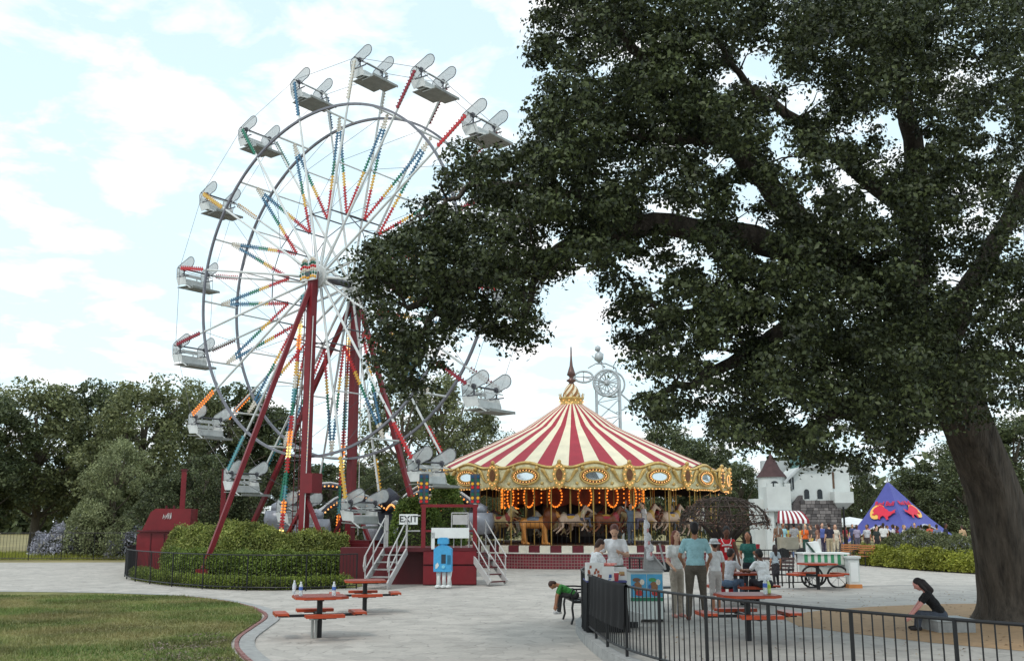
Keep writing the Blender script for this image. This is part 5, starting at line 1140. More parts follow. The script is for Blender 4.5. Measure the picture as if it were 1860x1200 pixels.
# ================================================================ castle, tent, booths behind
M_plaster = mat('white_plaster', (198, 202, 199), .8, .08, 1.2, bump=.2, dirt=.12)
M_plaster2 = mat('grey_plaster', (176, 180, 180), .8, .1, 1.2)
M_stone = leafmat('castle_stone', (72, 68, 68), (128, 122, 120), 0.0, 1.0)
M_mortar = mat('mortar', (62, 58, 58), .9, .15)
M_rooft = mat('turret_roof', (70, 48, 48), .75, .25, 4.0, bump=.4)
M_pane = mat('dark_pane', (30, 34, 38), .15, .1)
M_teal = mat('copper_green', (84, 116, 112), .6, .15)
def castle():
    d = 62.0; t = thing('castle', 'small white toy castle with brown turret roof and grey stone front', 'castle', (X(1460, d), d, 0))
    p = lambda px, py, dd=0: P(px, py, d + dd)
    def blk(name, x0, x1, y0, y1, dep, m, fy=0, parent=None):
        a, b = p(x0, y1), p(x1, y0); q = MB(); q.box(((a.x + b.x) / 2, d + fy + dep / 2, (a.z + b.z) / 2), (b.x - a.x, dep, b.z - a.z)); return q.build(name, m, parent or t)
    # left round tower with flared roof
    c = p(1401, 865, 1.0); r = (1426 - 1377) / 2 / F * d
    q = MB(); q.lathe([(r, 0), (r, c.z)], 20, (c.x, d + 1.0, 0)); q.build('tower', M_plaster, t, True)
    q = MB(); zt = p(1401, 826, 1.0).z; q.lathe([(r * 1.12, c.z - .05), (r * 1.05, c.z + .05), (r * .68, c.z + .42), (r * .42, c.z + .85), (r * .2, c.z + 1.2), (.02, zt + .1)], 20, (c.x, d + 1.0, 0)); q.build('turret_roof', M_rooft, t, True)
    # front bay with battlements and arched opening
    bay = blk('bay', 1389, 1430, 884, 926, 1.6, M_plaster, -.7)
    for x in (1389, 1403, 1421): blk('merlon', x, x + 9, 878, 884, .3, M_plaster, -.7, bay)
    blk('cornice', 1387, 1432, 925, 928, 1.8, M_plaster2, -.8, bay); blk('column', 1391, 1401, 928, 1010, .45, M_plaster, -.6); blk('lower_wall', 1376, 1392, 905, 1010, 1.4, M_plaster, .3)
    def arch(name, px, py, w, h, parent, fy, dm=M_pane):
        a = p(px, py + h); W_ = w / F * d / 2; Hh = h / F * d; poly = [(-W_, 0), (W_, 0), (W_, Hh - W_)] + [(W_ * math.cos(R(k)), Hh - W_ + W_ * math.sin(R(k))) for k in range(20, 180, 20)] + [(-W_, Hh - W_)]
        q = MB(); q.prism(poly, Matrix(((1, 0, 0, a.x), (0, 0, 1, d + fy), (0, 1, 0, a.z), (0, 0, 0, 1))), .04); o = q.build(name, dm, parent); return o
    arch('opening', 1407, 873, 16, 11, t, -.02)
    # main body with sloping left shoulder
    zz = lambda y: p(1460, y).z; xx = lambda x: p(x, 900).x
    q = MB(); q.prism([(xx(1430), 0), (xx(1516), 0), (xx(1516), zz(848)), (xx(1455), zz(848)), (xx(1430), zz(873))], Matrix(((1, 0, 0, 0), (0, 0, 1, d + 1.7), (0, 1, 0, 0), (0, 0, 0, 1))), 2.8); body = q.build('main_wall', M_plaster, t)
    q = MB(); q.bar((xx(1427), d + .2, zz(876)), (xx(1457), d + .2, zz(848)), .3, .12); q.bar((xx(1457), d + .2, zz(847.5)), (xx(1518), d + .2, zz(847.5)), .3, .1); q.build('coping', M_plaster2, body)
    w = MB(); a = p(1440, 878); w.prism([(-.14, -.42), (.14, -.3), (.14, .42), (-.14, .3)], Matrix(((1, 0, 0, a.x), (0, 0, 1, d + .28), (0, 1, 0, a.z), (0, 0, 0, 1))), .06); wo_ = w.build('window', M_pane, t); q = MB(); q.bar((a.x, d + .24, a.z - .36), (a.x, d + .24, a.z + .36), .03); q.build('glazing_bar', M_plaster2, wo_)
    for px in (1468, 1492): o = arch('window', px, 888, 9, 18, t, .27); blk('sill', px - 7, px + 7, 906, 908.5, .35, M_plaster, .0, o)
    # stone front
    s0, s1, st, sb = 1456, 1524, 909, 1012
    blk('stone_backing', s0, s1, st, sb, .6, M_mortar, -.25)
    q = MB(); rg = random.Random(4); y = st
    a, b = p(s0, sb), p(s1, st); z = 0.02; 
    while z < b.z - .1:
        h = rg.uniform(.14, .24); x = a.x
        while x < b.x - .05:
            wd = min(rg.uniform(.16, .42), b.x - x); q.box((x + wd / 2, d - .27, min(z + h / 2, b.z)), (wd - .025, .1 + rg.uniform(0, .05), h - .025)); x += wd
        z += h
    q.build('stones', M_stone, t, kind='stuff')
    q = MB(); q.prism([(xx(1430), 0), (xx(1456), 0), (xx(1456), zz(899)), (xx(1452), zz(899)), (xx(1430), zz(924))], Matrix(((1, 0, 0, 0), (0, 0, 1, d + .0), (0, 1, 0, 0), (0, 0, 0, 1))), .5); q.build('stone_buttress', mat('dark_stone', (84, 78, 78), .9, .35, 9.0, bump=.7), t)
    # right oriel and tower
    blk('tower', 1499, 1546, 838, 893, 2.0, M_plaster, .5); o = blk('oriel', 1511, 1544, 893, 913, 1.6, M_plaster, -.6)
    q = MB(); a = p(1527, 913); q.add([(a.x - .54, d - .6, a.z), (a.x + .54, d - .6, a.z), (a.x + .54, d + 1, a.z), (a.x - .54, d + 1, a.z), (a.x - .25, d - .25, a.z - .35), (a.x + .25, d - .25, a.z - .35), (a.x + .25, d + 1, a.z - .35), (a.x - .25, d + 1, a.z - .35)], [(0, 1, 5, 4), (1, 2, 6, 5), (3, 0, 4, 7), (4, 5, 6, 7), (0, 3, 2, 1)]); q.build('corbel', M_plaster2, o)
    blk('window', 1512, 1519, 856, 886, .06, mat('brown_shutter', (104, 78, 60), .7, .2), .46)
    for x in (1499, 1513, 1527, 1539): blk('merlon', x, x + 7, 831, 838, .35, M_plaster, .5)
    blk('rear_wall', 1417, 1476, 830, 1000, .6, M_plaster2, 3.4); q = MB(); c = p(1450, 838, 2.5); q.lathe([(.5, 0), (.5, c.z), (.42, c.z + .5), (.2, c.z + .85), (.02, c.z + .95)], 14, (c.x, d + 2.6, 0)); q.build('green_dome', M_teal, t, True)
    q = MB(); c = p(1508, 838, 1.6); q.lathe([(.02, c.z + .75), (.32, c.z), (.3, c.z - .05)], 12, (c.x, d + 1.6, 0)); q.build('spirelet', M_teal, t, True)
    q = MB(); c = p(1524, 920); q.tube([(c.x + .1, d - .5, 0), (c.x + .1, d - .5, c.z)], .06, 8); q.build('downpipe', M_blackp, t)
castle()
def star_tent():
    ap = P(1612, 873, 76); Lf = Vector((X(1524, 77), 77, .1)); Fr = Vector((X(1661, 71.5), 71.5, .1)); Rr = Vector((X(1762, 77), 77, .1)); Bk = Vector((X(1640, 84), 84, .1))
    t = thing('star_tent', 'purple blue star shaped tent with red bulls on yellow suns', 'tent', (ap.x, ap.y, 0))
    Mt = mat('tent_blue', (82, 86, 160), .6, .1, 1.0); Mi = mat('tent_hem', (196, 198, 214), .6, .1); Mr_ = mat('tent_red', (214, 44, 70), .6, .06); My = mat('tent_yellow', (240, 188, 96), .6, .06)
    ctr = (ap + Vector((0, 0, 0)))
    def panel(A, B, arch_h):
        arc = []
        for i in range(15):
            u = i / 14; q = A.lerp(B, u); q = q + (ap - q) * (arch_h * math.sin(PI * u) ** 1.25) ; arc.append(q)
        # straight-ish guyed edges, bowed slightly inwards
        eA = [A.lerp(ap, k / 6) - (A - ap).normalized().cross(Vector((0, 0, 1))) * 0 + Vector((0, 0, -.25 * math.sin(PI * k / 6))) for k in range(1, 6)]; eB = [B.lerp(ap, k / 6) + Vector((0, 0, -.25 * math.sin(PI * k / 6))) for k in range(1, 6)]
        m = MB(); top = [ap] * 15; rows = [arc]
        for r_ in range(1, 7):
            f = r_ / 6; row = []
            for i in range(15):
                u = i / 14; row.append(arc[i].lerp(ap, f) + Vector((0, 0, -.28 * math.sin(PI * f))))
            rows.append(row)
        vs = [v for row in rows for v in row]; m.add(vs, [(r_ * 15 + i, r_ * 15 + i + 1, (r_ + 1) * 15 + i + 1, (r_ + 1) * 15 + i) for r_ in range(6) for i in range(14)])
        o = m.build('panel', Mt, t, True); h = MB(); h.tube(arc, .06, 5); h.build('hem', Mi, o)
        def S(u, f):
            i = u * 14; k = min(13, int(i)); return (arc[k].lerp(arc[k + 1], i - k)).lerp(ap, f) + Vector((0, 0, -.28 * math.sin(PI * f)))
        return o, S
    def decal(o, S, polys, nrm_out):
        for nm, poly, m, off in polys:
            b = bmesh.new(); f = b.faces.new([b.verts.new((u, v, 0)) for u, v in poly]); bmesh.ops.triangulate(b, faces=[f]); bmesh.ops.subdivide_edges(b, edges=b.edges[:], cuts=2, use_grid_fill=True); b.verts.index_update(); q = MB(); vs = []
            for v in b.verts:
                u, w = v.co.x, v.co.y; p0 = S(u, w); du = S(min(1, u + .02), w) - S(max(0, u - .02), w); dv = S(u, w + .02) - S(u, w - .02); n = du.cross(dv).normalized()
                if n.dot(Vector((0, -1, 0))) < 0: n = -n
                vs.append(p0 + n * off)
            q.add(vs, [tuple(x.index for x in g.verts) for g in b.faces]); b.free(); q.build(nm, m, o)
    bull = [(0, .5), (.06, .64), (.16, .74), (.3, .78), (.42, .72), (.52, .6), (.62, .56), (.7, .46), (.82, .44), (.9, .52), (.98, .56), (.95, .46), (1.0, .38), (.9, .34), (.84, .24), (.74, .16), (.8, .02), (.72, -.02), (.62, .14), (.5, .22), (.42, .12), (.44, .0), (.34, .06), (.3, .24), (.2, .3), (.1, .24), (.02, .3), (.1, .38)]
    sun_ = [(.32 + .36 * math.cos(R(k)) - .05, .62 + .36 * math.sin(R(k))) for k in range(0, 360, 24)]
    for (A, B, ah, u0, u1, v0, v1) in ((Lf, Fr, .32, .42, .94, .22, .62), (Fr, Rr, .34, .08, .55, .22, .6), (Rr, Bk, .42, 0, 0, 0, 0), (Bk, Lf, .42, 0, 0, 0, 0)):
        o, S = panel(A, B, ah)
        if u1:
            uc = .54 if A is Lf else .47
            def plane(f_):
                c = S(uc, f_); du = S(uc + .02, f_) - S(uc - .02, f_); dv = S(uc, f_ + .02) - S(uc, f_ - .02); n = du.cross(dv).normalized()
                if n.y > 0: n = -n
                ex = Vector((0, 0, 1)).cross(n).normalized(); ey = n.cross(ex).normalized()
                if ex.x < 0: ex = -ex
                ey = n.cross(ex); ey = ey if ey.z > 0 else -ey
                return Matrix(((ex.x, ey.x, n.x, c.x + n.x * .1), (ex.y, ey.y, n.y, c.y + n.y * .1), (ex.z, ey.z, n.z, c.z + n.z * .1), (0, 0, 0, 1)))
            M4 = plane(.34); fl = 1 if A is Lf else -1
            q = MB(); q.prism([((-.55 + .62 * math.cos(R(k))) * fl, .12 + .62 * math.sin(R(k))) for k in range(0, 360, 24)], M4, .02); q.build('sun_emblem', My, o)
            q = MB(); q.prism([((x * 2.0 - .95) * fl, y * 1.5 - .55) for x, y in bull], M4 @ Matrix.Translation((0, 0, .05)), .02); q.build('bull_emblem', Mr_, o)
            link('lettering', text_mesh('Red Bull', .5, wmat(o).inverted() @ plane(.56), Mr_, .01), o)
    q = MB(); q.tube([(ap.x, ap.y, 0), tuple(ap + Vector((0, 0, .25)))], .07, 8); q.build('mast', M_pipe, t)
    for f_ in (Lf, Fr, Rr, Bk): q = MB(); q.tube([f_ + Vector((0, 0, .05)), f_ + (f_ - ap) * .12 - Vector((0, 0, .1))], .02, 5); q.build('guy_rope', M_pipe, t)
star_tent()
def small_canopy(px, d, w, ytop, ylow, label, m, stripes=None):
    t = thing('canopy', label, 'canopy', (X(px, d), d, 0)); z1, z0 = P(px, ytop, d).z, P(px, ylow, d).z; n = 16
    for i in range(n):
        q = MB(); vs = []
        for f, zf in ((0, z1), (.5, z0 + (z1 - z0) * .62), (1, z0), (1.0, z0 - .18)):
            for a in (i, i + 1): vs.append(((w * f) * math.cos(2 * PI * a / n), w * .7 * f * math.sin(2 * PI * a / n), zf))
        q.add(vs, [(0, 1, 3, 2), (2, 3, 5, 4), (4, 5, 7, 6)]); q.build('panel', stripes[i % 2] if stripes else m, t, world=False)
    q = MB(); q.tube([(0, 0, 0), (0, 0, z1)], .04, 8); q.build('pole', M_pipe, t, world=False)
    return t
small_canopy(1570, 80, 1.9, 943, 952, 'white canopy under the left edge of the blue tent', M_whitep)
small_canopy(1545, 86, 2.0, 938, 948, 'white canopy between castle and blue tent', M_whitep)
def cart_awning():
    d = 52.0; c = Vector((X(1434, d), d, 0)); t = thing('snack_cart', 'snack cart with red and white striped curved awning before the castle', 'cart', tuple(c)); w = 28 / F * d; z1, z0 = P(1434, 927, d).z, P(1434, 944, d).z
    for i in range(13):
        q = MB(); vs = []
        for j in range(6):
            u = j / 5; y = -.9 + .75 * u; z = z0 + (z1 - z0) * math.sin(u * PI / 2); sc_ = 1 - .35 * u
            for e in (i, i + 1): vs.append(c + Vector(((-1 + 2 * e / 13) * w * sc_, y, z)))
        for e in (i, i + 1): vs.append(c + Vector(((-1 + 2 * e / 13) * w, -.92, z0 - .16)))
        q.add(vs, [(j * 2, j * 2 + 1, j * 2 + 3, j * 2 + 2) for j in range(5)] + [(0, 12, 13, 1)]); q.build('awning_stripe', M_whitep if i % 2 else mat('awning_red', (132, 34, 44), .7, .1), t)
    q = MB(); q.box(c + Vector((0, .3, .8)), (w * 1.2, .5, .7)); q.build('cart_body', mat('cart_cream', (176, 168, 150), .5, .15), t)
    for s in (-1, 1): q = MB(); q.tube([c + Vector((s * w * .8, -.4, 1.3)), c + Vector((s * w * .8, -.4, z0))], .03, 6); q.build('post', M_pipe, t); q = MB(); q.tube([c + Vector((s * w * .6, -.5, .32)), c + Vector((s * w * .6, -.42, .32))], .32, 16); q.build('wheel', M_blackp, t)
cart_awning()
# ================================================================ park furniture
M_tabler = mat('orange_red_coated_steel', (172, 66, 32), .38, .18, 3.0, dirt=.3)
M_tabler2 = mat('dull_red_coated_steel', (132, 56, 42), .45, .18, 3.0, dirt=.3)
M_black = mat('black_powder_coat', (28, 28, 30), .45, .2, 5.0)
def picnic_proto():
    r = {}
    q = MB(); c = .16; s = .5; oct_ = [(-s + c, -s), (s - c, -s), (s, -s + c), (s, s - c), (s - c, s), (-s + c, s), (-s, s - c), (-s, -s + c)]
    q.prism(oct_, Matrix.Translation((0, 0, .68)), .035); r['table_top'] = (q.mesh('table_top', M_tabler), [(0, 0)])
    q = MB(); q.prism([(x * .97, y * .97) for x, y in oct_], Matrix.Translation((0, 0, .7)), .012); r['top_inlay'] = (q.mesh('top_inlay', M_tabler2), [(0, 0)])
    q = MB(); q.tube([(0, 0, 0), (0, 0, .66)], .055, 12); q.box((0, 0, .64), (.6, .08, .03)); q.box((0, 0, .641), (.08, .6, .03)); r['pedestal'] = (q.mesh('pedestal', M_black), [(0, 0)])
    q = MB(); q.box((0, 0, .42), (.72, .24, .035)); q.box((0, -.115, .405), (.72, .015, .04)); q.box((0, .115, .405), (.72, .015, .04)); r['bench'] = (q.mesh('bench', M_tabler), 'b')
    q = MB(); q.box((0, .36, .375), (.06, .72, .045)); q.box((0, .72, .385), (.42, .14, .03)); r['arm'] = (q.mesh('arm', M_black), 'a')
    return r
PT = picnic_proto()
def picnic(x, y, z, rot, label, red=M_tabler):
    t = thing('picnic_table', label, 'picnic table', (x, y, z), R(rot), 'orange red picnic tables'); t.scale = (.87, .87, .96)
    for n, (me, w) in PT.items():
        if w in ('a', 'b'):
            for k in range(4):
                o = link(n, me, t); a = PI / 2 * k; o.rotation_euler = (0, 0, a)
                if w == 'b': o.location = (-math.sin(a) * .73, math.cos(a) * .73, 0)
        else: link(n, me, t)
    return t
g = G(579, 1157); picnic(g.x, g.y, 0, 18, 'orange red picnic table in the left foreground holding three water bottles'); T1 = g
q = MB(); t_ = T1
for dx in (-.09, -.03): q.tube([(t_.x + dx, t_.y - .12, 0), (t_.x + dx, t_.y - .12, .3)], .022, 8)
q.box((t_.x - .07, t_.y - .12, .33), (.14, .06, .08)); o = q.build('conduit_stub', mat('galvanised', (150, 152, 148), .5, .2, metal=.4)); tag(o, 'pale metal pipe stub beside the front left table foot', 'pipe')
g = G(662, 1112); picnic(g.x, g.y, 0, 12, 'red picnic table behind the bottle table, near the exit stairs')
g = G(1360, 1163, ZP); picnic(g.x, g.y, ZP, 4, 'orange picnic table behind the curved fence with two drink bottles'); T3 = g
picnic(X(1346, 22.4), 22.4, ZP, 10, 'orange picnic table with people sitting around it'); T4 = Vector((X(1346, 22.4), 22.4, 0))
g = G(1487, 1070, ZP); picnic(g.x, g.y, ZP, 14, 'empty red picnic table in front of the green striped cart')
M_plas = mat('clear_plastic', (196, 208, 214), .12, .0, spec=.6)
def bottle(x, y, z, h, label, lab, cap, liquid=None, squat=1.0):
    t = thing('bottle', label, 'bottle', (x, y, z), random.uniform(0, 3), 'drink bottles on the picnic tables'); r = .033 * squat
    m = MATS.get('bottle_glass')
    if not m:
        m = bpy.data.materials.new('bottle_glass'); m.use_nodes = True; b = m.node_tree.nodes['Principled BSDF']; b.inputs['Base Color'].default_value = (.86, .92, .95, 1); b.inputs['Roughness'].default_value = .12; b.inputs['Transmission Weight'].default_value = .55; b.inputs['IOR'].default_value = 1.33; MATS['bottle_glass'] = m
    if liquid: m = mat('bottle_green', liquid, .15, 0)
    q = MB(); q.lathe([(.001, .0), (r * .9, .004), (r, .02), (r, h * .3), (r * .93, h * .36), (r, h * .42), (r, h * .66), (r * .75, h * .78), (r * .42, h * .88), (r * .4, h * .93)], 14); q.build('shell', m, t, True, world=False)
    q = MB(); q.lathe([(r * 1.02, h * .4), (r * 1.02, h * .64)], 14); q.build('paper_label', mat('bottle_label_%s' % lab, {'blue': (70, 104, 176), 'green': (170, 196, 60), 'white': (210, 216, 226)}[lab], .5, .2, 40.0), t, world=False)
    q = MB(); q.lathe([(r * .45, h * .92), (r * .45, h), (.001, h)], 10); q.build('cap', mat('bottle_cap', (232, 234, 236), .4, 0), t, world=False)
for px, dy, lb, lab in ((535, .28, 'white', 'water bottle at the left back corner of the front left table'), (547, -.1, 'blue', 'water bottle near the left front edge of the front left table'), (607, -.08, 'blue', 'water bottle on the right half of the front left table')):
    d = T1.y + dy; bottle(X(px, d), d, .678, .23, lab, lb, None)
d = T3.y - .1; bottle(X(1390, d), d, ZP + .678, .25, 'clear bottle with blue label on the table behind the curved fence', 'blue', None); bottle(X(1396, d + .12), d + .12, ZP + .678, .2, 'green yellow juice bottle on the table behind the curved fence', 'green', None, (190, 210, 130))
def iron_bench(x, y, z, rot, label, L=1.2, slat=M_black):
    t = thing('iron_bench', label, 'bench', (x, y, z), R(rot)); h = .42
    for i in range(5): MB().box((0, -.18 + .09 * i, h), (L, .065, .025)).build('seat_slat', slat, t, world=False)
    for i in range(4): MB().box((0, -.25 - .03 * i, h + .13 + .1 * i), (L, .02, .07), Matrix.Rotation(R(16), 3, 'X')).build('back_slat', slat, t, world=False)
    for s in (-1, 1):
        q = MB(); e = s * (L / 2 - .04)
        q.tube([(e, .24, .0), (e, .2, .12), (e, .22, .3), (e, .2, h)], .022, 6); q.tube([(e, -.26, 0), (e, -.2, .15), (e, -.22, .3), (e, -.23, h), (e, -.36, h + .46)], .022, 6); q.tube([(e, .2, h), (e, .24, h + .14), (e, .2, h + .22), (e, 0, h + .22), (e, -.28, h + .2)], .018, 6); q.tube([(e, .05 + .1 * math.cos(k), h + .1 + .07 * math.sin(k)) for k in np.linspace(0, 6, 12)], .012, 5); q.bar((e, .2, h - .02), (e, -.23, h - .02), .03)
        q.build('end_frame', M_black, t, world=False)
    return t
def wood_bench(x, y, z, rot, label):
    t = iron_bench(x, y, z, rot, label, 1.0, mat('bench_wood', (166, 108, 66), .6, .25, 6.0, stretch=(.3, 4, 4))); t.name = 'wooden_bench'; return t
iron_bench(X(1052, 20.2), 20.3, 0, 96, 'black iron bench with the boy in green, outside the patio fence', 1.1)
iron_bench(X(1404, 29.6), 29.9, 0, 150, 'ornate dark iron bench behind the fence and the small child', 1.2, mat('bench_dark_brown', (58, 36, 34), .5, .2))
wood_bench(X(1538, 48), 48, 0, 130, 'brown slatted bench left of the planting bed, seat turned away'); wood_bench(X(1564, 46), 46, 0, 112, 'brown slatted bench at the tip of the planting bed, seen sideways')
def striped_cart():
    d = 28.4; c = Vector((X(1500, d), d, ZP)); t = thing('striped_cart', 'vendor cart with green and white striped box and three spoked wheels', 'cart', tuple(c)); L = 76 / F * d; z0, z1 = P(1500, 1024, d).z, P(1500, 1006, d).z
    q = MB(); q.box((c.x, d + .35, (z0 + z1) / 2), (L, .68, z1 - z0)); b = q.build('box', M_whitep, t)
    for i in range(13):
        w = L / 13; q = MB(); q.box((c.x - L / 2 + w * (i + .5), d + .0, (z0 + z1) / 2), (w * .98, .03, z1 - z0 + .01)); q.build('stripe', mat('stripe_green', (66, 140, 100), .6, .1) if i % 2 == 0 else mat('stripe_white', (206, 212, 204), .6, .06), b)
    q = MB(); q.box((c.x, d + .35, z1 + .02), (L + .1, .8, .04)); q.build('counter', M_whitep, t); q = MB(); q.box((c.x, d + .35, z0 - .16), (L * .96, .6, .3)); q.build('lower_panel', mat('cart_white', (198, 202, 196), .6, .08), t)
    r = 18.5 / F * d
    for px in (1473, 1497, 1520):
        w = Vector((X(px, d - .1), d - .12 if px != 1497 else d + .75, ZP + r)); q = MB(); q.tube([w + Vector((r * math.cos(a), 0, r * math.sin(a))) for a in np.linspace(0, 2 * PI, 25)[:-1]], .028, 6, closed=True); wl_ = q.build('wheel', M_black, t, True); q = MB(); q.ball(w, .05)
        for k in range(8): q.tube([w, w + Vector((r * math.cos(k * PI / 4), 0, r * math.sin(k * PI / 4)))], .01, 4)
        q.build('spokes', M_pipe, wl_)
    q = MB(); q.prism([(-.55, 0), (-.2, .0), (-.28, .3), (-.55, .26)], Matrix(((1, 0, 0, c.x + .2), (0, 0, 1, d + .5), (0, 1, 0, z1 + .04), (0, 0, 0, 1))), .3); q.build('white_bin', M_whitep, t)
    q = MB(); q.bar((c.x - .2, d + .3, z1 + .02), (c.x - .42, d + .3, z1 + .3), .09, .04); q.build('dark_lid', mat('dark_green_lid', (26, 56, 46), .5, .1), t)
striped_cart()
def pedestal():
    d = 28.2; t = thing('white_pedestal', 'white square pillar with orange base next to the striped cart', 'pillar', (X(1547, d), d, ZP)); z1 = P(1547, 1009, d).z - ZP
    MB().box((0, 0, .05), (.36, .4, .1)).build('base', mat('orange_base', (186, 120, 66), .7, .15), t, world=False); MB().box((0, 0, .1 + (z1 - .16) / 2), (.29, .32, z1 - .16)).build('shaft', M_plaster, t, world=False); MB().box((0, 0, z1 - .03), (.36, .4, .06)).build('cap', M_plaster, t, world=False)
    MB().box((0, -.163, z1 * .5), (.2, .012, z1 * .6)).build('inset_panel', M_whitep, t, world=False)
pedestal()
# vine-grown wire dome in front of the carousel
def wire_dome():
    d = 31.0; c = Vector((X(1318, d), d, 0)); t = thing('wire_dome', 'rusty wire dome with dry vines on a dark trunk beside the carousel', 'topiary frame', tuple(c)); Mw = mat('rusty_wire', (70, 58, 52), .8, .3, 6.0); nr = np.random.default_rng(8); rx = 78 / F * d; zt = P(1318, 902, d).z; zl = P(1318, 953, d).z; h = zt - zl
    q = MB()
    for i in range(10):
        a = PI * i / 10; q.tube([c + Vector((rx * math.cos(a) * math.cos(b), rx * .8 * math.sin(a) * math.cos(b), zl + h * math.sin(b))) for b in np.linspace(0, PI, 15)], .014, 4)
    for b in (.05, .35, .7, 1.05): q.tube([c + Vector((rx * math.cos(b) * math.cos(a), rx * .8 * math.cos(b) * math.sin(a), zl + h * math.sin(b))) for a in np.linspace(0, 2 * PI, 33)[:-1]], .014, 4, closed=True)
    q.build('wire_frame', Mw, t)
    q = MB()
    for i in range(110):
        a, b = nr.uniform(0, 6.28), nr.uniform(.0, 1.4); p0 = None; pts = []
        for k in range(6):
            pts.append(c + Vector((rx * 1.02 * math.cos(b) * math.cos(a), rx * .82 * math.cos(b) * math.sin(a), zl + h * math.sin(b) + nr.normal(0, .03)))); a += nr.normal(0, .14); b = min(1.45, max(-.15, b + nr.normal(-.03, .1)))
        q.tube(pts, .011, 4, cap=False)
    v = q.build('vine_stems', mat('dry_vine', (62, 54, 48), .9, .3, 8.0), t, kind='stuff')
    n = 2200; a = nr.uniform(0, 6.28, n); b = nr.beta(1.1, 1.6, n) * 1.5 - .12; C = np.stack([c.x + rx * np.cos(b) * np.cos(a), c.y + rx * .8 * np.cos(b) * np.sin(a), zl + h * np.sin(b)], 1) + nr.normal(0, .05, (n, 3)); C = C[noise3(C, .8, 4) > .5]
    o = link('vine_leaves', leaf_mesh('vine_leaves', C - np.array(c), .075, leafmat('dry_leaves', (70, 52, 44), (124, 96, 84), .2, 1.2), .3, .6, rng=nr), t); o['kind'] = 'stuff'
    q = MB(); q.tube([c + Vector((-.05, 0, -.05)), c + Vector((0, 0, .6)), c + Vector((.06, 0, 1.3)), c + Vector((0, 0, zl + h * .5))], [.42, .3, .26, .12], 10)
    for k in range(6): a = k * 1.05; q.tube([c + Vector((0, 0, 1.1)), c + Vector((rx * .5 * math.cos(a), rx * .4 * math.sin(a), zl)), c + Vector((rx * .9 * math.cos(a), rx * .7 * math.sin(a), zl + .1))], [.09, .05, .02], 6)
    q.build('trunk', mat('dark_trunk', (44, 36, 32), .95, .3, 5.0, bump=.6), t, True)
wire_dome()
